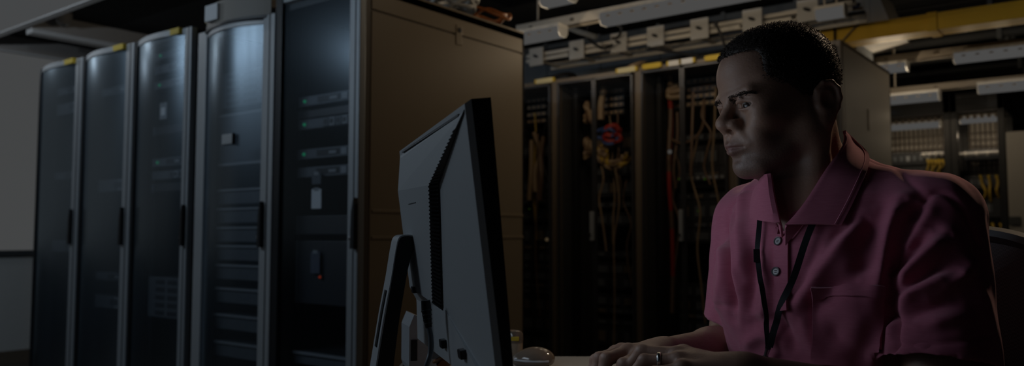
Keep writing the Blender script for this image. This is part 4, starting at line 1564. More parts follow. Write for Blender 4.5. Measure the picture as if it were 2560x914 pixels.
# raised middle: plateau whose near side carries the vent
CP = 0.0185
A1 = mpix(1152, 284, 0.010)
A2 = mpix(1073, 462, CP)
A3 = mpix(1082, 757, CP)
L1 = (MW - 0.010, 0.016)
lowb = A3[1]
top_a, top_b = A1
plate = [(A1[0], A1[1], 0.008), (MW - 0.016, 0.018, 0.008), (MW - 0.02, A2[1] * 0.90, CP), (MW - 0.03, lowb - 0.01, CP), (A3[0], lowb, CP), (A2[0], A2[1], CP)]
foot = [(A1[0] - 0.004, A1[1] - 0.004, 0.005), (MW - 0.008, 0.010, 0.005), (MW - 0.005, A2[1] * 0.90, 0.005), (MW - 0.008, lowb + 0.018, 0.005), (A3[0] - 0.004, lowb + 0.012, 0.005), (A2[0] - 0.004, A2[1], 0.005)]
mb = MB()
mb.add(plate + foot, [(0, 1, 2, 5), (5, 2, 3, 4)] + [(i, (i + 1) % 6, 6 + (i + 1) % 6, 6 + i) for i in range(6)])
plat = mon_part(mb, 'raised_back', 'monitor_shell')
# groove under the top edge
g0, g1 = mpix(1006, 379, 0.008), mpix(1146, 287, 0.008)
q0 = np.array([g0[0], g0[1]])
q1 = np.array([g1[0], g1[1]])
mb = MB()
mb.add([(q0[0], q0[1] - 0.0012, 0.0085), (q1[0], q1[1] - 0.0012, 0.0085), (q1[0], q1[1] + 0.0016, 0.0088), (q0[0], q0[1] + 0.0016, 0.0098),
        (q0[0], q0[1] - 0.0012, 0.006), (q1[0], q1[1] - 0.0012, 0.006), (q1[0], q1[1] + 0.0016, 0.006), (q0[0], q0[1] + 0.0016, 0.006)],
       [(0, 1, 2, 3), (4, 7, 6, 5), (0, 4, 5, 1), (1, 5, 6, 2), (2, 6, 7, 3), (3, 7, 4, 0)])
mon_part(mb, 'top_groove', 'monitor_dark', plat)


# vent strip on the near slope: black bed and slats
def bil(p00, p10, p11, p01, u, v):
    return (np.array(p00) * (1 - u) + np.array(p10) * u) * (1 - v) + (np.array(p01) * (1 - u) + np.array(p11) * u) * v


w0, w1 = 0.002, 0.040
segs = [(plate[0], plate[5], foot[0], foot[5], 0.2, 1.0, 16), (plate[5], plate[4], foot[5], foot[4], 0.0, 1.0, 32)]
for si, (t0, t1, f0, f1, u0, u1, n) in enumerate(segs):
    t0, t1, f0, f1 = [np.array(q, float) for q in (t0, t1, f0, f1)]
    wdt = 0.010
    # the strip lies outside the plateau edge, flush with the slope's foot
    e0 = f0 - np.array([wdt * (0.05 if si == 0 else 0.75), 0, 0])
    e1 = f1 - np.array([wdt * 0.75, 0, 0])
    e0[2] = e1[2] = 0.0068
    mb = MB()
    bed = [t0 + [0, 0, 0.0004], t1 + [0, 0, 0.0004], e1, e0]
    mb.add([tuple(q) for q in bed] + [(q[0], q[1], 0.004) for q in bed], [(0, 1, 2, 3), (4, 7, 6, 5), (0, 4, 5, 1), (1, 5, 6, 2), (2, 6, 7, 3), (3, 7, 4, 0)])
    vb = mon_part(mb, 'vent_bed', 'monitor_black', plat)
    for k in range(n):
        ua, ub = u0 + (u1 - u0) * (k + 0.25) / n, u0 + (u1 - u0) * (k + 0.68) / n
        A = [t0 * (1 - u) + t1 * u for u in (ua, ub)]
        B = [e0 * (1 - u) + e1 * u for u in (ua, ub)]
        lift = np.array([0, 0, 0.0024])
        v = [A[0] * 0.94 + B[0] * 0.06, A[1] * 0.94 + B[1] * 0.06, A[1] * 0.10 + B[1] * 0.90, A[0] * 0.10 + B[0] * 0.90]
        mb = MB()
        mb.add([tuple(q) for q in v] + [tuple(q + lift) for q in v], [(0, 3, 2, 1), (4, 5, 6, 7), (0, 1, 5, 4), (1, 2, 6, 5), (2, 3, 7, 6), (3, 0, 4, 7)])
        mon_part(mb, 'vent_slat', 'monitor_dark', plat)
# lower chin: shallow facet whose crease runs to the near bottom corner
c0 = mpix(1112, 768, 0.006)
mb = MB()
cz = [(c0[0], c0[1] + 0.002, 0.0065), (MW - 0.012, c0[1] + 0.01, 0.0065), (MW - 0.012, MH - 0.008, 0.0125), (0.012, MH - 0.008, 0.0125)]
mb.add(cz + [(q[0], q[1], 0.004) for q in cz], [(0, 1, 2, 3), (4, 7, 6, 5), (0, 4, 5, 1), (1, 5, 6, 2), (2, 6, 7, 3), (3, 7, 4, 0)])
mon_part(mb, 'chin_facet', 'monitor_shell', back)
for px, py in ((1097, 858), (1143, 884)):
    a, b = mpix(px, py, 0.02)
    mon_part(MB().box(a - 0.010, a + 0.010, b - 0.005, b + 0.007, 0.008, 0.018, 0.0015), 'rubber_foot', 'monitor_black', None)
# ports and a cable socket at the bottom of the raised back
a, b = mpix(1036, 722, CP)
mon_part(MB().box(a - 0.010, a + 0.010, b - 0.005, b + 0.006, CP - 0.004, CP + 0.004, 0.001), 'port', 'monitor_black', plat)
a, b = mpix(1030, 508, CP)
mon_part(MB().box(a - 0.04, a + 0.035, b - 0.0006, b + 0.0006, CP - 0.001, CP + 0.0008), 'hatch_line', 'monitor_dark', plat)

# stand: bent bar from the raised back down to a plate on the desk
sa, sb = mpix(1030, 602, CP)
SW = 0.074
s_top = mon(sa, sb, CP)
cent = MO + wdir * (sa + 0.012)


def stand_pt(px, py, a):
    """point of the stand's outline in the vertical plane at distance a along the screen"""
    o = MO + wdir * a
    d = ray(px, py)
    t = ((o - CAM) @ wdir) / (d @ wdir)
    return CAM + d * t


an = sa - 0.012
outer = [stand_pt(*q, an) for q in ((1040, 594), (1020, 590), (1001, 596), (992, 625), (980, 700), (961, 810), (944, 914))]
inner = [stand_pt(*q, an) for q in ((1044, 622), (1034, 624), (1030, 636), (1020, 672), (1008, 740), (996, 815), (984, 914))]
kz = (DZ + 0.012 - outer[-1][2]) / (outer[-1][2] - outer[-2][2])
outer.append(outer[-1] + (outer[-1] - outer[-2]) * kz)
kz = (DZ + 0.012 - inner[-1][2]) / (inner[-1][2] - inner[-2][2])
inner.append(inner[-1] + (inner[-1] - inner[-2]) * kz)
oc = spline(outer, 40)
ic = spline(inner, 40)
mb = MB()
n = 40
V = []
for q in (oc, oc + wdir * SW, ic + wdir * SW, ic):
    V += [tuple(x) for x in q]
F = []
for i in range(n - 1):
    for k in range(4):
        k2 = (k + 1) % 4
        F.append((k * n + i, k * n + i + 1, k2 * n + i + 1, k2 * n + i))
F += [(0, n, 2 * n, 3 * n), (n - 1, 4 * n - 1, 3 * n - 1, 2 * n - 1)]
me_stand = mesh_obj('stand_arm', V, F, 'monitor_black')
me_stand.parent = monitor
me_stand.matrix_parent_inverse = mon_inv
# silver skin on its outer face
V = []
od = np.array([norm(a - b) for a, b in zip(oc, ic)])
for q in (oc + od * 0.0005, oc + od * 0.0005 + wdir * SW, oc + od * 0.003 + wdir * SW, oc + od * 0.003):
    V += [tuple(x) for x in q]
sk = mesh_obj('stand_skin', V, F, 'monitor_shell')
sk.parent = monitor
sk.matrix_parent_inverse = mon_inv
# cable slot in the skin
i0, i1 = 24, 31
mb = MB()
mb.grid([[oc[i] + od[i] * 0.0036 + wdir * SW * w for w in (0.28, 0.56)] for i in range(i0, i1 + 1)], 0.0012)
so = mb.build('cable_slot', 'monitor_black', None)
so.parent = monitor
so.matrix_parent_inverse = mon_inv
fo = (oc[-1] + ic[-1]) / 2 + wdir * SW / 2
MBf = MB().box(-0.03, 0.17, -0.09, 0.09, 0, 0.012, 0.003)
MBf.v = [tuple(np.array([fo[0], fo[1], DZ]) - out * (v[0] - 0.02) + wdir * v[1] + UP * v[2]) for v in MBf.v]
bs = MBf.build('stand_foot', 'monitor_shell', None)
bs.parent = monitor
bs.matrix_parent_inverse = mon_inv

# plug and power cable hanging from the raised back
ca, cb = mpix(1064, 752, 0.032)
pw = mon(ca, cb, 0.032)
cable = thing('power_cable', 'grey power cable with a black plug hanging from the screen', 'cable', pw)
Yc = float(pw @ VY)
pl = [P(1064, 750, Yc), P(1066, 775, Yc), P(1069, 800, Yc - 0.004), P(1072, 818, Yc - 0.006)]
MB().tube(np.array(pl) - pw, [0.0068, 0.0074, 0.0062, 0.0048], 12).build('plug', 'monitor_black', cable, True)
for q in range(4):
    c = np.array(pl[1]) * (1 - q / 4) + np.array(pl[3]) * q / 4 - pw
    MB().tube([c, c + (np.array(pl[3]) - np.array(pl[1])) * 0.06], 0.0080 - 0.0006 * q, 12).build('strain_rib', 'monitor_dark', cable, True)
cp_ = [P(1072, 816, Yc - 0.006), P(1077, 845, Yc - 0.01), P(1076, 880, Yc - 0.015), P(1066, 915, Yc - 0.02)]
e = cp_[-1]
e = np.array([e[0], e[1], 0.0])
cp_ += [e + VIEW(-0.02, 0.01, DZ + 0.02), e + VIEW(-0.04, 0.10, DZ + 0.006), e + VIEW(-0.05, 0.25, DZ + 0.006)]
MB().tube(spline(np.array(cp_) - pw, 50), 0.0040, 10).build('lead', 'server_metal', cable, True)

# small pale device standing behind the screen
dv = P(1056, 882, 1.55)
dev = thing('desk_device', 'small pale plastic device with a dark side slot behind the screen', 'device', (dv[0], dv[1], DZ), math.radians(18) + YAW)
zt1 = 1 - DZ
prof = [(-0.026, 0.0), (0.034, 0.0), (0.040, 0.03), (0.034, 0.058), (0.0, 0.078), (-0.014, 0.108), (-0.024, 0.112), (-0.033, 0.09), (-0.033, 0.02)]
MB().prism(prof, 'y', -0.04, 0.04).build('body', 'device_white', dev)
MB().box(-0.030, -0.018, -0.0425, -0.039, 0.028, 0.066, 0.001).build('slot', 'monitor_black', dev)
MB().box(0.010, 0.034, -0.0425, -0.039, 0.030, 0.050, 0.001).build('button', 'server_metal', dev)
MB().box(-0.030, 0.036, -0.043, 0.043, 0.0, 0.010, 0.002).build('base', 'server_black', dev)

# mouse and small jar
mz = P(1333, 908, 1.60)
mouse = thing('computer_mouse', 'glossy brown rounded mouse on the desk beside the screen', 'mouse', (mz[0], mz[1], DZ), math.radians(12) + YAW)
f = Field()
f.ell((0.0, 0, 0.016), (0.043, 0.031, 0.020), 0.01)
f.ell((0.006, 0.0, 0.020), (0.032, 0.026, 0.019), 0.01)
f.half((0, 0, 0.003), (0, 0, -1), 0.004)
V_, Q_ = f.mesh(0.002, (-0.07, -0.07, -0.03), (0.07, 0.07, 0.07))
fast_mesh('shell', relax(V_, Q_, 3), Q_, 'mouse_shell', mouse)
MB().tube([(-0.041, -0.012, 0.018), (-0.024, -0.027, 0.017), (0.004, -0.0315, 0.016), (0.024, -0.027, 0.015)], 0.0022, 8).build('side_trim', 'device_white', mouse, True)
MB().box(-0.03, 0.03, -0.02, 0.02, 0.0, 0.004, 0.001).build('sole', 'monitor_black', mouse)
jz = P(1282, 890, 1.685)
jar = thing('small_jar', 'small brown jar with a yellow mark behind the mouse', 'jar', (jz[0], jz[1], DZ), YAW)
MB().lathe([(0.017, 0), (0.020, 0.003), (0.021, 0.034), (0.021, 0.038)], 28).build('glass_body', 'jar_clear', jar, True)
MB().lathe([(0.0215, 0.038), (0.022, 0.041), (0.0215, 0.056), (0.017, 0.062), (0.005, 0.064)], 28).build('lid', 'mouse_shell', jar, True)
MB().box(-0.004, 0.013, -0.0232, -0.017, 0.043, 0.052, 0.002).build('yellow_mark', 'label_yellow', jar)

# loose change heaped behind the screen foot
random.seed(3)
cc = P(1095, 912, 1.30)
for k in range(14):
    c = thing('coin', 'copper coin in the small heap behind the screen' if k % 2 else 'brass coin in the small heap behind the screen', 'coin',
              (cc[0] + random.uniform(-0.035, 0.045), cc[1] + random.uniform(-0.04, 0.05), DZ + 0.002 + 0.0035 * k), 0, 'copper coins behind the screen' if k % 2 else 'brass coins behind the screen')
    tl = random.uniform(-0.35, 0.35)
    t2 = random.uniform(-0.35, 0.35)
    R_ = np.array(Matrix.Rotation(tl, 3, 'X') @ Matrix.Rotation(t2, 3, 'Y'))
    rr = random.uniform(0.010, 0.0135)
    MB().lathe([(rr, 0), (rr, 0.002)], 20, (0, 0, 0.006), R_).build('disc', 'coin_copper' if k % 2 else 'coin_brass', c)
    MB().lathe([(rr, 0.002), (rr, 0.0026), (rr * 0.86, 0.0026), (rr * 0.86, 0.0021)], 20, (0, 0, 0.006), R_).build('rim', 'coin_copper' if k % 2 else 'coin_brass', c)

# keyboard under his hands
kb = thing('keyboard', 'slim dark keyboard under the typing hands', 'keyboard', VIEW(0.175, 1.13, DZ), math.radians(84) + YAW)
MB().box(-0.20, 0.20, -0.065, 0.065, 0.0, 0.014, 0.003).build('tray', 'monitor_black', kb)
kmb = MB().box(-0.0075, 0.0075, -0.0075, 0.0075, 0.014, 0.021, 0.0015)
kproto = kmb.build('key', 'keyboard_key', kb)
kproto.location = (-0.185, -0.052, 0)
for r_ in range(6):
    for c_ in range(20):
        if r_ or c_:
            k2 = kproto.copy()
            COL.objects.link(k2)
            k2.parent = kb
            k2.location = (-0.185 + c_ * 0.0195, -0.052 + r_ * 0.0195, 0)

# ------------------------------------------------------------------ the man at the screen
def frame(fwd, pitch=0.0, roll=0.0):
    f = norm([fwd[0], fwd[1], 0])
    l = np.array([-f[1], f[0], 0.0])
    u = np.array([0, 0, 1.0])
    f2 = math.cos(pitch) * f - math.sin(pitch) * u
    u2 = math.cos(pitch) * u + math.sin(pitch) * f
    l2 = math.cos(roll) * l + math.sin(roll) * u2
    u3 = math.cos(roll) * u2 - math.sin(roll) * l
    return np.stack([f2, l2, u3], 1)            # columns: forward, left, up


HR = frame(VIEW(-0.966, -0.257), math.radians(8), math.radians(2))
HC = P(1946, 242, 1.27)
HS = 0.97


def H(x, y, z):
    return HC + HR @ (np.array([x, y, z]) * HS)


BR = frame(VIEW(-0.75, -0.66))
BF, BL = BR[:, 0], BR[:, 1]
SL = P(2335, 548, 1.16)
SR = P(1868, 548, 1.42)
MID = (SL + SR) / 2
NECK = P(2035, 478, 1.315)


def T(f, l, u):
    """torso coordinates from the middle between the shoulder joints"""
    return MID + BR @ np.array([f, l, u])


EL = P(2345, 1055, 1.09)
WL = P(1862, 932, 1.085)
ER = P(1826, 884, 1.46)
WR = P(1660, 886, 1.265)

body = Field()


def hell(x, y, z, rx, ry, rz, k=0.01, op='+', R=None):
    RR = HR if R is None else HR @ R
    body.ell(H(x, y, z), np.array([rx, ry, rz]) * HS, k, RR, op)


def hcone(a, b, ra, rb=None, k=0.01, op='+'):
    body.cone(H(*a), H(*b), ra * HS, (rb if rb is not None else ra) * HS, k, op)


def roty(a):
    c, s = math.cos(a), math.sin(a)
    return np.array([[c, 0, s], [0, 1, 0], [-s, 0, c]])


def rotz(a):
    c, s = math.cos(a), math.sin(a)
    return np.array([[c, -s, 0], [s, c, 0], [0, 0, 1]])


# torso under the shirt, neck
body.ell(T(0.015, 0, -0.13), (0.112, 0.165, 0.215), 0.03, BR)
body.ell(T(0.02, 0.012, -0.36), (0.118, 0.140, 0.17), 0.04, BR)
body.ell(T(0.0, 0, -0.52), (0.125, 0.17, 0.10), 0.04, BR)
body.cone(SL + BL * -0.03, NECK, 0.045, 0.05, 0.05)
body.cone(SR + BL * 0.03, NECK, 0.045, 0.05, 0.05)
body.cone(NECK + UP * -0.03, H(-0.030, 0, -0.055), 0.058, 0.055, 0.03)
body.cone(T(0.075, 0.0, -0.05), H(0.022, 0.0, -0.105), 0.036, 0.034, 0.035)
# skull and face
hell(-0.012, 0, 0.030, 0.086, 0.0755, 0.083, 0.02)
hell(0.034, 0, 0.036, 0.063, 0.066, 0.062, 0.02)
hell(0.030, 0, -0.035, 0.058, 0.059, 0.070, 0.02)
hell(0.040, 0, -0.080, 0.048, 0.046, 0.036, 0.02)
hell(0.077, 0, -0.105, 0.022, 0.024, 0.020, 0.016)
for s in (-1, 1):
    hcone((0.002, s * 0.056, -0.064), (0.066, s * 0.024, -0.106), 0.018, 0.017, 0.018)
    hcone((-0.004, s * 0.060, -0.028), (0.002, s * 0.056, -0.064), 0.014, 0.018, 0.018)
    hell(0.060, s * 0.046, -0.034, 0.025, 0.019, 0.016, 0.014)
    hell(0.066, s * 0.036, -0.062, 0.022, 0.018, 0.024, 0.016)
    # brow ridge
    hcone((0.089, s * 0.010, 0.004), (0.080, s * 0.045, 0.009), 0.0105, 0.0085, 0.012)
hell(0.080, 0, -0.066, 0.025, 0.030, 0.022, 0.014)
for s in (-1, 1):
    hell(0.034, s * 0.050, -0.012, 0.042, 0.0165, 0.040, 0.02)      # temple and cheek fullness
# eye sockets
for s in (-1, 1):
    hell(0.097, s * 0.032, -0.0110, 0.016, 0.020, 0.0120, 0.008, '-')
    hell(0.098, s * 0.0185, -0.009, 0.012, 0.008, 0.011, 0.007, '-')
# nose
hcone((0.090, 0, -0.004), (0.106, 0, -0.032), 0.0080, 0.0105, 0.008)
hell(0.1065, 0, -0.0345, 0.0130, 0.0130, 0.0115, 0.007)
for s in (-1, 1):
    hell(0.095, s * 0.0155, -0.0385, 0.0130, 0.0085, 0.0095, 0.006)
    hcone((0.095, s * 0.0175, -0.046), (0.086, s * 0.032, -0.070), 0.004, 0.003, 0.008)
hell(0.096, 0, -0.047, 0.012, 0.006, 0.006, 0.006)
for s in (-1, 1):
    hell(0.1010, s * 0.0075, -0.0480, 0.0055, 0.0040, 0.0045, 0.003, '-')
# lids
for s in (-1, 1):
    hell(0.0735, s * 0.0335, -0.0105, 0.0155, 0.0180, 0.0140, 0.005)
    hcone((0.0900, s * 0.0210, -0.0050), (0.0895, s * 0.0335, -0.0020), 0.0030, 0.0036, 0.003)
    hcone((0.0895, s * 0.0335, -0.0020), (0.0790, s * 0.0490, -0.0075), 0.0036, 0.0026, 0.003)
    hcone((0.0885, s * 0.0215, -0.0165), (0.0800, s * 0.0480, -0.0165), 0.0022, 0.0022, 0.004)
    hell(0.0950, s * 0.0345, -0.0118, 0.0300, 0.0150, 0.0040, 0.0012, '-')
# lips
for s in (-1, 1):
    hcone((0.1020, s * 0.004, -0.0685), (0.0890, s * 0.0235, -0.0740), 0.0062, 0.0030, 0.005)
    hcone((0.0995, s * 0.004, -0.0795), (0.0885, s * 0.0225, -0.0755), 0.0072, 0.0030, 0.005)
for s in (-1, 1):
    hcone((0.1090, 0, -0.0738), (0.0930, s * 0.0245, -0.0753), 0.0016, 0.0014, 0.0025, '-')
hell(0.101, 0, -0.0925, 0.0080, 0.0160, 0.0045, 0.008, '-')
hell(0.106, 0, -0.0585, 0.0060, 0.0040, 0.0070, 0.005, '-')
# ears
for s in (-1, 1):
    E = np.array([-0.027, s * 0.0760, -0.027])
    ear = [(0.014, -0.004, 0.004), (0.013, 0.004, 0.020), (0.003, 0.009, 0.030), (-0.010, 0.012, 0.029), (-0.018, 0.014, 0.018),
           (-0.019, 0.014, 0.004), (-0.014, 0.011, -0.010), (-0.004, 0.006, -0.021), (0.006, 0.002, -0.026)]
    pts = [E + np.array([q[0], s * q[1], q[2]]) for q in ear]
    hell(E[0] - 0.002, E[1] + s * 0.004, E[2] + 0.004, 0.0185, 0.0095, 0.029, 0.006)
    for a, b in zip(pts[:-1], pts[1:]):
        hcone(a, b, 0.0042, 0.0042, 0.003)
    hell(E[0] + 0.006, E[1] + s * 0.001, E[2] - 0.024, 0.007, 0.005, 0.008, 0.004)
    hell(E[0] + 0.002, E[1] + s * 0.0125, E[2] + 0.002, 0.0095, 0.0058, 0.0125, 0.004, '-')
    hell(E[0] + 0.013, E[1] + s * 0.004, E[2] - 0.002, 0.004, 0.005, 0.006, 0.003)
# neck cords
body.cone(H(-0.02, 0.062, -0.062), T(0.085, 0.02, 0.01), 0.016, 0.014, 0.03)
body.cone(H(-0.02, -0.062, -0.062), T(0.085, -0.02, 0.01), 0.016, 0.014, 0.03)


# arms and hands
def arm(S, E, Wr, s):
    body.cone(S, S + (E - S) * 0.5, 0.052, 0.050, 0.03)
    body.cone(S + (E - S) * 0.45, E, 0.047, 0.040, 0.02)
    m = E + (Wr - E) * 0.30
    body.cone(E, m, 0.040, 0.043, 0.02)
    body.cone(m, Wr, 0.043, 0.026, 0.02)


arm(SL, EL, WL, 1)
arm(SR, ER, WR, -1)


def hand(Wr, fwd, side, up, mcps, fingers, thumb):
    """knuckles are given from index to little finger; every finger is (pip, dip, tip)"""
    body.cone(Wr, Wr + fwd * 0.02, 0.025, 0.024, 0.012)
    for k, mp in enumerate(mcps):
        body.cone(Wr + fwd * 0.012 + side * (0.014 - 0.0093 * k), mp, 0.0165, 0.0122 - 0.0006 * k, 0.012)
        body.ell(mp + up * 0.0025, (0.0105,) * 3, 0.006)
    body.cone(Wr + fwd * 0.03 - up * 0.008, (mcps[0] + mcps[3]) / 2 - fwd * 0.012 - up * 0.008, 0.019, 0.017, 0.015)
    for k, (mp, (a, b, c)) in enumerate(zip(mcps, fingers)):
        r = (0.0098, 0.0100, 0.0095, 0.0082)[k]
        body.cone(mp, a, r * 1.08, r * 0.95, 0.005)
        body.ell(a, (r * 1.04,) * 3, 0.004)
        body.cone(a, b, r * 0.95, r * 0.86, 0.003)
        body.cone(b, c, r * 0.88, r * 0.74, 0.003)
    a, b, c, d = thumb
    body.cone(a, b, 0.017, 0.0125, 0.012)
    body.cone(b, c, 0.0120, 0.0105, 0.005)
    body.cone(c, d, 0.0105, 0.0085, 0.004)


KEY_Z = 0.766
# right hand, the far one
fwd_r = norm(P(1548, 884, 1.205) - WR)
side_r = norm(np.cross(fwd_r, UP)) * -1.0        # towards the thumb = his left
if side_r @ BL < 0:
    side_r = -side_r
up_r = norm(np.cross(fwd_r, side_r))
if up_r[2] < 0:
    up_r = -up_r
kr = WR + fwd_r * 0.085 + up_r * 0.004
mc_r = [kr + side_r * (0.030 - 0.021 * k) - fwd_r * (0.0, -0.004, 0.003, 0.012)[k] - up_r * (0.002, 0, 0.002, 0.007)[k] for k in range(4)]
fg_r = []
for k in range(4):
    L = (0.042, 0.046, 0.042, 0.033)[k]
    sp = side_r * (0.006, 0.001, -0.004, -0.010)[k]
    a = mc_r[k] + norm(fwd_r * 0.93 + UP * (-0.30, -0.22, -0.24, -0.3)[k]) * L + sp
    b = a + norm(fwd_r * 0.42 - UP * 0.95) * L * 0.60
    c = b + norm(fwd_r * 0.15 - UP * 1.0) * L * 0.45
    b[2], c[2] = max(b[2], KEY_Z + 0.012), max(c[2], KEY_Z + 0.006)
    fg_r.append((a, b, c))
t0 = WR + fwd_r * 0.025 + side_r * 0.022 - up_r * 0.010
t1 = t0 + fwd_r * 0.036 + side_r * 0.022 - UP * 0.012
t2 = t1 + fwd_r * 0.032 + side_r * 0.006 - UP * 0.010
t3 = t2 + fwd_r * 0.024 - side_r * 0.003 - UP * 0.008
hand(WR, fwd_r, side_r, up_r, mc_r, fg_r, (t0, t1, t2, t3))
# left hand, the near one with the ring
fwd_l = norm(P(1716, 906, 1.115) - WL)
side_l = norm(np.cross(fwd_l, UP))               # towards the thumb = his right
if side_l @ BL > 0:
    side_l = -side_l
up_l = norm(np.cross(fwd_l, side_l))
if up_l[2] < 0:
    up_l = -up_l
kl = WL + fwd_l * 0.088 + up_l * 0.006
mc_l = [kl + side_l * (0.030 - 0.021 * k) - fwd_l * (0.0, -0.004, 0.002, 0.012)[k] - up_l * (0.000, 0, 0.003, 0.009)[k] for k in range(4)]
fg_l = []
for k in range(4):
    L = (0.046, 0.050, 0.046, 0.036)[k]
    sp = side_l * (0.006, 0.001, -0.003, -0.008)[k]
    a = mc_l[k] + norm(fwd_l * 0.95 + UP * (-0.14, -0.06, -0.16, -0.26)[k]) * L + sp
    b = a + norm(fwd_l * 0.62 - UP * 0.80) * L * 0.60
    c = b + norm(fwd_l * 0.25 - UP * 1.0) * L * 0.48
    b[2], c[2] = max(b[2], KEY_Z + 0.012), max(c[2], KEY_Z + 0.006)
    fg_l.append((a, b, c))
t0 = WL + fwd_l * 0.025 + side_l * 0.022 - up_l * 0.010
t1 = t0 + fwd_l * 0.036 + side_l * 0.022 - UP * 0.014
t2 = t1 + fwd_l * 0.032 + side_l * 0.006 - UP * 0.012
t3 = t2 + fwd_l * 0.024 - side_l * 0.003 - UP * 0.010
hand(WL, fwd_l, side_l, up_l, mc_l, fg_l, (t0, t1, t2, t3))

allp = np.array([q[3] for q in body.p])
BV, BQ = body.mesh(0.0021, allp.min(0) - 0.25, allp.max(0) + 0.25)
BV = relax(BV, BQ, 2, 0.5)

man = thing('person', 'man with short dark hair in a pink polo shirt typing at the desk', 'person', (float(MID[0]), float(MID[1]), 0.0))
man_inv = Matrix.Translation(-man.location)


def man_part(o, parent=None):
    o.parent = parent or man
    o.matrix_parent_inverse = man_inv if parent is None else Matrix.Identity(4)
    return o


body_o = fast_mesh('body', BV, BQ, 'skin')
man_part(body_o)
BN = normals(BV, BQ)
# natural colour differences of the skin: lips darker and rosier, chin and upper lip stubbled
HL = (BV - HC) @ HR / HS
lips = np.exp(-(((HL[:, 2] + 0.0745) / 0.0085) ** 2)) * np.exp(-((HL[:, 1] / 0.022) ** 4)) * (HL[:, 0] > 0.084)
stub = np.clip((-0.058 - HL[:, 2]) / 0.03, 0, 1) * (HL[:, 2] > -0.135) * np.clip((HL[:, 0] - 0.0) / 0.04, 0, 1)
stub = np.maximum(stub * 0.9, 0) * (1 - lips)
at = body_o.data.attributes.new('tone', 'FLOAT_COLOR', 'POINT')
tone = np.zeros((len(BV), 4), np.float32)
tone[:, 0] = lips
tone[:, 1] = stub
tone[:, 3] = 1
at.data.foreach_set('color', tone.ravel())

# eyes
for s in (-1, 1):
    c = H(0.0738, s * 0.0335, -0.0118)
    mb = MB()
    prof = [(0.0001, -0.0128)] + [(0.0128 * math.cos(a), 0.0128 * math.sin(a)) for a in np.linspace(-1.5, 1.5, 16)] + [(0.0001, 0.0128)]
    mb.lathe([(r * HS, z * HS) for r, z in prof], 24, c)
    eye = man_part(mb.build('eye', 'eye_white', None, True))
    gz = norm(HR @ np.array([0.90, 0.30, -0.20]))
    sx = norm(np.cross(gz, UP))
    Mx = np.stack([sx, np.cross(gz, sx), gz], 1)
    mb = MB()
    rr = 0.0131 * HS
    mb.lathe([(rr * math.sin(a), rr * math.cos(a)) for a in np.linspace(0.50, 0.02, 7)], 20, c, Mx)
    iris = mb.build('iris', 'iris', None, True)
    man_part(iris)

# ---------------- hair: a close cap of short curls
hair_f = Field()
hair_f.ell(H(-0.014, 0, 0.031), np.array([0.0925, 0.0815, 0.0895]) * HS, 0.02, HR)
hair_f.ell(H(0.030, 0, 0.042), np.array([0.067, 0.0695, 0.065]) * HS, 0.02, HR)
# hairline: front, temples, round the ears, nape
hair_f.corner(H(0.056, 0, 0.071), HR @ norm([1, 0, 0.10]), HR @ norm([0.05, 0, -1]), 0.004)
for s in (-1, 1):
    hair_f.ell(H(0.062, s * 0.080, -0.050), np.array([0.061, 0.05, 0.066]) * HS, 0.008, HR, '-')
    hair_f.ell(H(-0.030, s * 0.080, -0.032), np.array([0.021, 0.03, 0.029]) * HS, 0.006, HR, '-')
hair_f.half(H(-0.05, 0, -0.062), HR @ norm([0.15, 0, -1]), 0.006)
HV, HQ = hair_f.mesh(0.003, HC - 0.16, HC + 0.16)
HV = relax(HV, HQ, 2, 0.5)
HN = normals(HV, HQ)
bump = np.sin(HV @ np.array([900., 400, 300])) * np.sin(HV @ np.array([-350., 880, 420])) * np.sin(HV @ np.array([300., -420, 900]))
HV2 = HV + HN * (bump * 0.0012)[:, None]
hair_o = man_part(fast_mesh('hair', HV2, HQ, 'hair'))
# curls standing off the cap
bod_tree = BVHTree.FromPolygons([Vector(v) for v in BV[::1]], [tuple(q) for q in BQ.tolist()]) if False else None
outer = np.where(((HV - H(-0.005, 0, 0.01)) * HN).sum(1) > 0.0)[0]
pick = RNG.choice(outer, 15000)
cv, cf = [], []
for i in pick:
    p = HV[i] + HN[i] * -0.001 + RNG.normal(0, 0.0009, 3)
    t1 = norm(np.cross(HN[i], RNG.normal(0, 1, 3)))
    t2 = np.cross(HN[i], t1)
    L = RNG.uniform(0.0022, 0.0048)
    q = [p, p + HN[i] * L * 0.55 + t1 * L * 0.25, p + HN[i] * L * 0.8 + t1 * L * 0.2 + t2 * L * 0.35, p + HN[i] * L * 0.75 - t1 * L * 0.2 + t2 * L * 0.45]
    wd = norm(np.cross(HN[i], t1 + t2 * RNG.normal())) * 0.00055
    n0 = len(cv)
    for j, a in enumerate(q):
        w = wd * (1.0, 0.9, 0.7, 0.3)[j]
        cv += [a - w, a + w, a + norm(np.cross(wd, HN[i])) * 0.0006]
    for j in range(3):
        for k in range(3):
            cf.append((n0 + j * 3 + k, n0 + j * 3 + (k + 1) % 3, n0 + j * 3 + 3 + (k + 1) % 3, n0 + j * 3 + 3 + k))
curls = fast_mesh('curls', np.array(cv), np.array(cf), 'hair')
curls['kind'] = 'stuff'
man_part(curls)
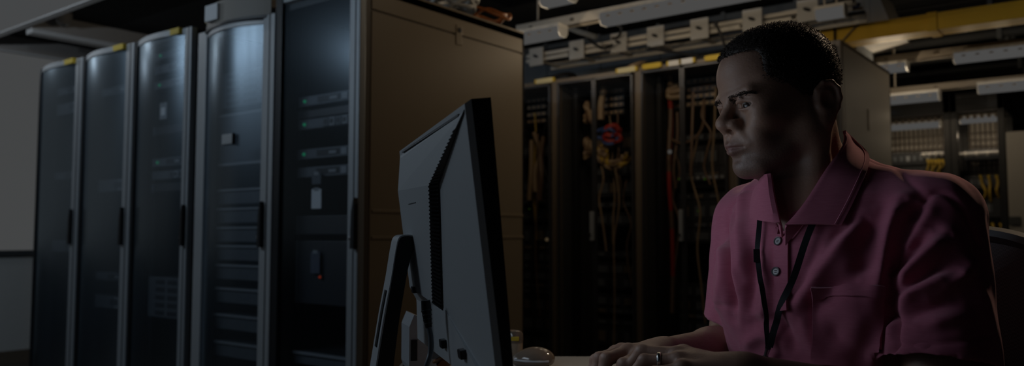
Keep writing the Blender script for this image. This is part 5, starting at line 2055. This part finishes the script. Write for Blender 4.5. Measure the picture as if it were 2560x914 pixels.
# eyebrows
for s in (-1, 1):
    mv, mf = [], []
    cen = spline([(0.0985, s * 0.010, -0.0010), (0.0975, s * 0.022, 0.0020), (0.0920, s * 0.039, 0.0050), (0.0780, s * 0.056, 0.0030)], 40)
    for _ in range(520):
        t = RNG.uniform(0, 39)
        q = cen[int(t)] + np.array([0, 0, RNG.normal(0, 0.0026) * (1.2 - t / 50)])
        d = norm(np.array([-0.35 * t / 40, s * 0.8, 0.45 - 0.02 * t]) + RNG.normal(0, 0.15, 3))
        b = H(*(q - np.array([0.010, 0, 0])))
        # drop on to the skin
        dd = HR @ norm(np.array([1.0, s * 0.25, 0.05]))
        lo_, hi_ = 0.0, 0.03
        tt = np.linspace(-0.012, 0.025, 40)
        X = b + dd * tt[:, None]
        e = body.eval(X)
        k = np.where(e > -0.0003)[0]
        if not len(k):
            continue
        b = X[k[0]]
        e2 = b + HR @ d * RNG.uniform(0.003, 0.0052) + dd * 0.0004
        wv = norm(np.cross(e2 - b, dd)) * 0.0003
        n0 = len(mv)
        mv += [b - wv, b + wv, b + dd * 0.0007, e2]
        mf += [(n0, n0 + 1, n0 + 3), (n0 + 1, n0 + 2, n0 + 3), (n0 + 2, n0, n0 + 3)]
    br = mesh_obj('eyebrow', mv, mf, 'hair')
    man_part(br)

# ------------------------------------------------------------------ his clothes
def shirt_field(hole=True):
    f = Field()
    f.ell(T(0.015, 0, -0.13), (0.128, 0.180, 0.225), 0.03, BR)
    f.ell(T(0.02, 0.012, -0.36), (0.140, 0.160, 0.19), 0.04, BR)
    f.ell(T(0.0, 0.008, -0.50), (0.142, 0.176, 0.12), 0.04, BR)
    f.cone(SL - BL * 0.03, NECK - UP * 0.005, 0.064, 0.062, 0.05)
    f.cone(SR + BL * 0.03, NECK - UP * 0.005, 0.060, 0.060, 0.05)
    f.cone(T(0.07, 0.09, -0.10), T(0.07, -0.09, -0.10), 0.062, 0.062, 0.05)
    for S, E, r0, r1, k in ((SL, EL, 0.068, 0.079, 0.735), (SR, ER, 0.056, 0.055, 0.74)):
        ax = norm(E - S)
        hem = S + (E - S) * k
        f.cone(S, hem + ax * 0.05, r0, r1, 0.028, '+', (hem, ax))
        if hole:
            f.cone(hem - ax * 0.022, hem + ax * 0.05, r1 - 0.008, r1 - 0.006, 0.003, '-')
    if hole:
        f.cone(NECK - UP * 0.045, H(-0.028, 0, -0.03), 0.064, 0.078, 0.006, '-')
        f.cone(NECK - UP * 0.03, VEE, 0.060, 0.006, 0.004, '-')
    return f


solid = shirt_field(False)
VEE = trace(solid, [(1957, 566)])[0][0]
VEE = VEE + norm(CAM - VEE) * 0.004
shirt_f = shirt_field(True)
SV, SQ = shirt_f.mesh(0.003, T(0, 0, -0.25) - 0.48, T(0, 0, -0.25) + 0.48)
SV = relax(SV, SQ, 2, 0.5)
SN = normals(SV, SQ)
disp = np.zeros(len(SV))


def fold(pts, height, width, n=14):
    """a crease (negative) or a ridge of cloth along a line found on the shirt"""
    X, N, ok = trace(solid, pixline(pts, n))
    X = X[ok]
    if len(X) < 2:
        return
    d = seg_dist(SV, X)
    # fade at both ends
    e = np.minimum(np.linalg.norm(SV - X[0], axis=1), np.linalg.norm(SV - X[-1], axis=1))
    disp[:] += 1.35 * height * np.exp(-(d / width) ** 2) * np.clip(e / 0.03 + 0.25, 0, 1)


def seam(pts, n=24, depth=0.0022, width=0.0042):
    X, N, ok = trace(solid, pixline(pts, n))
    d = seg_dist(SV, X[ok])
    disp[:] += -depth * np.exp(-(d / width) ** 2)


# near sleeve
fold([(2226, 715), (2290, 655), (2372, 588)], 0.011, 0.011)
fold([(2232, 690), (2280, 630), (2330, 575)], -0.009, 0.009)
fold([(2238, 762), (2300, 722), (2390, 684)], 0.010, 0.010)
fold([(2236, 738), (2310, 690), (2375, 640)], -0.008, 0.008)
fold([(2330, 744), (2390, 706), (2430, 660)], 0.006, 0.008)
fold([(2240, 800), (2300, 780), (2380, 748)], -0.006, 0.009)
fold([(2232, 640), (2262, 580), (2310, 520)], 0.009, 0.010)
fold([(2250, 610), (2285, 560), (2312, 512)], -0.006, 0.007)
fold([(2300, 820), (2360, 800), (2420, 790)], 0.004, 0.008)
fold([(2400, 620), (2440, 690), (2462, 780)], 0.004, 0.012)
# armpit and chest
fold([(2262, 500), (2222, 600), (2206, 720)], 0.012, 0.012)
fold([(2300, 500), (2248, 590), (2226, 700), (2226, 860)], -0.015, 0.010)
fold([(2190, 520), (2160, 620), (2150, 700)], -0.006, 0.014)
fold([(2165, 545), (2080, 640), (1985, 770)], 0.008, 0.012)
fold([(2120, 555), (2040, 650), (1985, 735)], -0.006, 0.009)
fold([(2085, 585), (2035, 660), (2000, 710)], 0.006, 0.008)
fold([(2210, 640), (2120, 690), (2010, 800)], -0.005, 0.014)
fold([(2060, 800), (2110, 850), (2150, 905)], -0.006, 0.014)
fold([(2005, 770), (2020, 840), (2060, 910)], 0.006, 0.012)
fold([(2155, 760), (2140, 830), (2100, 900)], 0.006, 0.014)
# far side of the chest
fold([(1862, 480), (1852, 590), (1860, 700)], 0.008, 0.013)
fold([(1884, 600), (1880, 700), (1868, 800)], -0.007, 0.010)
fold([(1910, 640), (1915, 740), (1900, 820)], 0.006, 0.010)
fold([(1822, 540), (1818, 650), (1832, 790)], -0.012, 0.010)
fold([(1840, 520), (1834, 620), (1842, 720)], 0.006, 0.008)
fold([(1802, 620), (1800, 700), (1790, 770)], 0.004, 0.010)
fold([(1870, 820), (1910, 800), (1950, 812)], -0.006, 0.010)
fold([(1862, 870), (1900, 840), (1960, 850)], 0.006, 0.010)
fold([(1930, 780), (1970, 830), (1990, 890)], -0.006, 0.010)
# seams: shoulder, sleeve head, hems
seam([(2178, 400), (2250, 432), (2312, 490)])
seam([(2228, 680), (2262, 590), (2316, 494), (2362, 484), (2412, 530), (2450, 610)], depth=0.004)
seam([(2236, 858), (2300, 862), (2400, 852), (2476, 838)])
seam([(1768, 742), (1796, 760), (1832, 770)])
seam([(1902, 462), (1862, 486), (1828, 520)])
low = (np.sin(SV @ np.array([55., 30, 12])) * np.sin(SV @ np.array([-20., 62, 18]) + 1.3) * 0.0022 +
       np.sin(SV @ np.array([110., -80, 45])) * np.sin(SV @ np.array([60., 120, -40])) * 0.0009)
SV = SV + SN * (disp + low)[:, None]
SV = relax(SV, SQ, 1, 0.4)
shirt = man_part(fast_mesh('shirt', SV, SQ, 'pink_jersey'))
shirt['label'] = 'faded pink short-sleeved polo shirt'


def shirt_part(o):
    o.parent = shirt
    o.matrix_parent_inverse = Matrix.Identity(4)
    return o


def cloth_tree(V, Q):
    return BVHTree.FromPolygons([tuple(v) for v in V.tolist()], [tuple(q) for q in Q.tolist()])


STREE = cloth_tree(SV, SQ)


def hit(px, py, off=0.0):
    d = Vector(ray(px, py)).normalized()
    loc, nrm, _, _ = STREE.ray_cast(Vector(CAM), d)
    if loc is None:
        X, N, ok = trace(solid, [(px, py)])
        return X[0] + N[0] * off
    if nrm.dot(d) > 0:
        nrm = -nrm
    return np.array(loc) + np.array(nrm) * off


def quad_patch(c, m, n, off, thick, name, edge=None):
    """cloth patch between four pixel corners, laid on the shirt"""
    a, b, cc, d = [np.array(q, float) for q in c]
    G = np.zeros((m, n, 3))
    for i in range(m):
        for j in range(n):
            u, v = i / (m - 1), j / (n - 1)
            q = (a * (1 - v) + b * v) * (1 - u) + (d * (1 - v) + cc * v) * u
            o = off
            if edge and (i in (0, m - 1) or j in (0, n - 1)):
                o = off - edge
            G[i, j] = hit(q[0], q[1], o)
    # ease tiny steps out of the sheet
    for _ in range(3):
        I = G.copy()
        I[1:-1, 1:-1] = (G[:-2, 1:-1] + G[2:, 1:-1] + G[1:-1, :-2] + G[1:-1, 2:]) / 4
        G = 0.5 * G + 0.5 * I
    mb = MB()
    mb.grid(G, thick)
    o = shirt_part(mb.build(name, 'pink_jersey', None, True))
    return o, G


# chest pocket with its hemmed mouth
pk, G = quad_patch([(2028, 716), (2202, 714), (2208, 925), (2032, 905)], 30, 26, 0.0060, 0.005, 'pocket')
hm, G2 = quad_patch([(2027, 715), (2203, 713), (2203.5, 740), (2028, 742)], 6, 26, 0.0082, 0.003, 'pocket_hem')
# placket
pl_, G3 = quad_patch([(1937, 574), (1974, 572), (1972, 772), (1938, 774)], 30, 8, 0.0046, 0.0045, 'placket')
bx_, G4 = quad_patch([(1938, 728), (1972, 728), (1972, 773), (1938, 775)], 8, 8, 0.0062, 0.002, 'placket_box')


def button(px, py):
    c = hit(px, py, 0.0062)
    n = norm(hit(px, py, 0.02) - hit(px, py, 0.0))
    sx = norm(np.cross(n, UP))
    Mx = np.stack([sx, np.cross(n, sx), n], 1)
    mb = MB()
    mb.lathe([(0.0066, -0.0016), (0.0070, 0.0004), (0.0066, 0.0012), (0.0054, 0.0008), (0.0046, 0.0001), (0.0002, 0.0001)], 20, c, Mx)
    b = shirt_part(mb.build('button', 'button_grey', None, True))
    mb = MB()
    for k in range(2):
        q0 = c + Mx @ np.array([-0.0018, (-0.0013, 0.0013)[k], 0.0005])
        q1 = c + Mx @ np.array([0.0018, (-0.0013, 0.0013)[k], 0.0005])
        mb.tube([q0, (q0 + q1) / 2 + n * 0.0004, q1], 0.0005, 6)
    shirt_part(mb.build('button_thread', 'thread_dark', None))


button(1951, 605)
button(1945, 680)


# collar: two leaves folded over a stand
def leaf(inner, outer, name, lift=0.014, m=34, n=14, curl=0.0):
    """inner = fold line along the neck, outer = free edge; both in pixels along the collar"""
    I = pixline(inner, m)
    O = pixline(outer, m)
    neck = Field()
    neck.p = list(solid.p)
    neck.cone(NECK - UP * 0.03, H(-0.030, 0, -0.055), 0.064, 0.060, 0.03)
    neck.cone(T(0.075, 0.0, -0.05), H(0.022, 0.0, -0.105), 0.038, 0.036, 0.035)
    G = np.zeros((m, n + 2, 3))
    good = np.ones(m, bool)
    for j in range(n):
        v = j / (n - 1)
        pix = [(a[0] * (1 - v) + b[0] * v, a[1] * (1 - v) + b[1] * v) for a, b in zip(I, O)]
        X, N, ok = trace(neck, pix, graze=0.035)
        good &= ok
        off = lift * (1 - v) ** 1.5 + 0.0065 + 0.003 * np.sin(v * 3.1)
        vw = CAM - X
        vw /= np.linalg.norm(vw, axis=1)[:, None]
        G[:, j + 2] = X + N * off * 0.6 + vw * off * 0.4
    G = G[good]
    # the roll and the stand going down inside towards the neck
    toward = norm(NECK - G[:, 2].mean(0))
    G[:, 1] = G[:, 2] + toward * 0.006 - UP * 0.004 + 0.0
    G[:, 0] = G[:, 2] + toward * 0.010 - UP * 0.028
    for _ in range(2):
        K = G.copy()
        K[1:-1, 1:-1] = (G[:-2, 1:-1] + G[2:, 1:-1] + G[1:-1, :-2] + G[1:-1, 2:]) / 4
        G = 0.5 * G + 0.5 * K
    for _ in range(10):
        G[1:-1] = 0.5 * G[1:-1] + 0.25 * (G[:-2] + G[2:])
    mb = MB()
    mb.grid(G, 0.0032)
    o = shirt_part(mb.build(name, 'pink_jersey', None, True))
    return o, G


cl, GL = leaf([(2092, 328), (2094, 352), (2084, 395), (2052, 452), (2010, 515), (1972, 566)],
              [(2108, 330), (2146, 366), (2176, 398), (2160, 450), (2132, 512), (2105, 564)], 'collar_leaf')
cr_, GR = leaf([(1930, 434), (1936, 466), (1944, 506), (1956, 562)],
               [(1914, 440), (1896, 472), (1886, 512), (1884, 548)], 'collar_leaf', lift=0.012)
# top-stitching along the collar's free edge
for G in (GL, GR):
    mb = MB()
    line = G[:, -3] * 0.6 + G[:, -2] * 0.4
    nv = np.array([norm(CAM - q) for q in line])
    mb.tube(line + nv * 0.0012, 0.0007, 5)
    shirt_part(mb.build('stitching', 'stitch_pink', None))

# ---------------- lanyard
lan = thing('lanyard', 'thin black lanyard hanging down the front of the pink shirt', 'lanyard', tuple(hit(1928, 862, 0.0)))
lan_inv = Matrix.Translation(-lan.location)


def lan_part(o):
    o.parent = lan
    o.matrix_parent_inverse = lan_inv
    return o


def ribbon(pix, width, name, off=0.0075, n=40, twist=None, m='lanyard_black'):
    pts = pixline(pix, n)
    C = np.array([hit(a, b, off) for a, b in pts])
    for _ in range(6):
        C[1:-1] = 0.5 * C[1:-1] + 0.25 * (C[:-2] + C[2:])
    tg = np.gradient(C, axis=0)
    G = np.zeros((n, 3, 3))
    for i in range(n):
        nrm = norm(hit(pts[i][0], pts[i][1], 0.03) - hit(pts[i][0], pts[i][1], 0.0))
        s = norm(np.cross(norm(tg[i]), nrm))
        if twist is not None:
            w = math.radians(twist)
            s = norm(s * math.cos(w) + nrm * math.sin(w))
        for j in range(3):
            G[i, j] = C[i] + s * (j - 1) * width / 2
    mb = MB()
    mb.grid(G, 0.0012)
    return lan_part(mb.build(name, m, None, True)), C


ribbon([(2040, 548), (2012, 625), (1985, 700), (1955, 778), (1930, 858)], 0.0095, 'strap', twist=20)
ribbon([(1908, 545), (1904, 610), (1906, 680), (1914, 760), (1926, 858)], 0.0075, 'strap', twist=35)
c0, c1 = hit(1904, 628, 0.009), hit(1904, 662, 0.009)
ax = norm(c1 - c0)
mb = MB()
nv = norm(CAM - c0)
sd = norm(np.cross(ax, nv))
mb.box(-0.0048, 0.0048, -0.002, 0.002, 0, float(np.linalg.norm(c1 - c0)), 0.0008)
mb.v = [tuple(c0 + sd * q[0] + nv * q[1] + ax * q[2]) for q in mb.v]
lan_part(mb.build('breakaway_clasp', 'plastic_black', None))
mb = MB()
c2, c3 = hit(1928, 856, 0.010), hit(1926, 886, 0.010)
mb.tube([c2, c2 * 0.7 + c3 * 0.3, c3], [0.0045, 0.0038, 0.0032], 10)
lan_part(mb.build('crimp', 'steel', None, True))
c4 = hit(1924, 906, 0.010)
mb = MB()
mb.tube([c3, c3 * 0.5 + c4 * 0.5 + nv * 0.002, c4, c4 + (c4 - c3) * 0.8], [0.004, 0.0046, 0.004, 0.003], 10)
lan_part(mb.build('hook', 'plastic_black', None, True))

# ---------------- trousers and shoes, under the desk
tr = Field()
hipz = T(0, 0, -0.53)
tr.ell(hipz, (0.15, 0.185, 0.12), 0.04, BR)
for s in (-1, 1):
    hp = hipz + BL * 0.09 * s
    kn = hipz + BF * 0.44 + BL * 0.12 * s + UP * 0.01
    an = np.array([kn[0] + BF[0] * 0.02, kn[1] + BF[1] * 0.02, 0.09])
    tr.cone(hp, kn, 0.092, 0.068, 0.04)
    tr.cone(kn, an, 0.068, 0.055, 0.03)
TV, TQ = tr.mesh(0.007, hipz - 0.75, hipz + 0.75)
man_part(fast_mesh('trousers', relax(TV, TQ, 2), TQ, 'denim'))
for s in (-1, 1):
    kn = hipz + BF * 0.46 + BL * 0.12 * s
    sh = Field()
    b0 = np.array([kn[0], kn[1], 0.045])
    sh.cone(b0 - BF * 0.04, b0 + BF * 0.10 - UP * 0.008, 0.044, 0.036, 0.02)
    sh.cone(b0 - BF * 0.02, b0 - BF * 0.02 + UP * 0.05, 0.042, 0.045, 0.02)
    sh.half(np.array([0, 0, 0.004]), (0, 0, -1), 0.003)
    V_, Q_ = sh.mesh(0.006, b0 - 0.22, b0 + 0.22)
    man_part(fast_mesh('shoe', V_, Q_, 'plastic_black'))

# ---------------- ring on the left hand
rc = mc_l[2] * 0.45 + fg_l[2][0] * 0.55
ra = norm(fg_l[2][0] - mc_l[2])
sx = norm(np.cross(ra, UP))
sy = np.cross(ra, sx)
ring = MB()
pts = [rc + (sx * math.cos(a) + sy * math.sin(a)) * 0.0107 for a in np.linspace(0, 2 * math.pi, 32, endpoint=False)]
G = np.array([[q - ra * 0.003 + (q - rc) * 0.0, q - ra * 0.0015 + norm(q - rc) * 0.0009, q + ra * 0.0015 + norm(q - rc) * 0.0009, q + ra * 0.003, q - norm(q - rc) * 0.0006 ] for q in pts])
n_ = len(pts)
rv = G.reshape(-1, 3)
rf = []
for i in range(n_):
    j = (i + 1) % n_
    for k in range(5):
        rf.append((i * 5 + k, i * 5 + (k + 1) % 5, j * 5 + (k + 1) % 5, j * 5 + k))
rg = mesh_obj('finger_ring', rv - rc, rf, 'silver', None, True)
rg.location = rc
tag(rg, 'silver band worn on a finger of the typing hand', 'ring')

# ------------------------------------------------------------------ office chair
cb = T(-0.265, 0.0, 0)
ch = thing('office_chair', 'black mesh-backed office chair behind the man', 'chair', (cb[0], cb[1], 0.0), math.atan2(BF[1], BF[0]))


def curved(y, z, d=0.0):
    return (-0.02 + 0.10 * (y / 0.26) ** 2 - 0.03 * ((z - 0.75) / 0.3) ** 2 + d, y, z)


CT = 1.005
m_, n_ = 27, 23
G = []
for i in range(m_):
    y = -0.27 + 0.54 * i / (m_ - 1)
    top = CT - 0.045 * abs(y / 0.27) ** 3.2
    G.append([curved(y * (1 - 0.10 * (1 - j / (n_ - 1)) ** 2), 0.50 + (top - 0.50) * j / (n_ - 1)) for j in range(n_)])
G = np.array(G)
bk = MB()
bk.grid(G, 0.012)
bo = bk.build('backrest', 'chair_weave', ch, True)
rim = np.concatenate([G[:, -1], G[::-1][1:, 0][:0], G[-1, ::-1][1:], G[::-1][1:, 0], G[0][1:-1]])
MB().tube(rim, 0.014, 8, True).build('back_rim', 'chair_plastic', ch, True)
MB().tube([curved(-0.245, 0.62, 0.012), curved(-0.12, 0.615, 0.022), curved(0.0, 0.61, 0.026), curved(0.12, 0.615, 0.022), curved(0.245, 0.62, 0.012)], 0.02, 8).build('lumbar_bar', 'chair_plastic', ch, True)
MB().tube(spline([(-0.055, 0, 0.80), (-0.12, 0, 0.60), (-0.06, 0, 0.36), (0.12, 0, 0.31)], 20), 0.026, 8).build('spine', 'chair_plastic', ch, True)
MB().box(0.06, 0.54, -0.25, 0.25, 0.295, 0.36, 0.02).build('seat', 'chair_mesh', ch)
MB().tube([(0.22, 0, 0.10), (0.22, 0, 0.30)], 0.028, 14).build('gas_lift', 'chair_plastic', ch, True)
for k in range(5):
    a = 2 * math.pi * k / 5 + 0.3
    lg = MB().tube([(0.22, 0, 0.12), (0.22 + 0.15 * math.cos(a), 0.15 * math.sin(a), 0.095), (0.22 + 0.29 * math.cos(a), 0.29 * math.sin(a), 0.07)], [0.03, 0.024, 0.018], 8).build('leg', 'chair_plastic', ch, True)
    MB().lathe([(0.027, -0.012), (0.030, -0.008), (0.030, 0.008), (0.027, 0.012)], 14, (0.22 + 0.29 * math.cos(a), 0.29 * math.sin(a), 0.030), np.array([[0, 0, 1], [1, 0, 0], [0, 1, 0]], float)).build('caster', 'chair_plastic', lg, True)
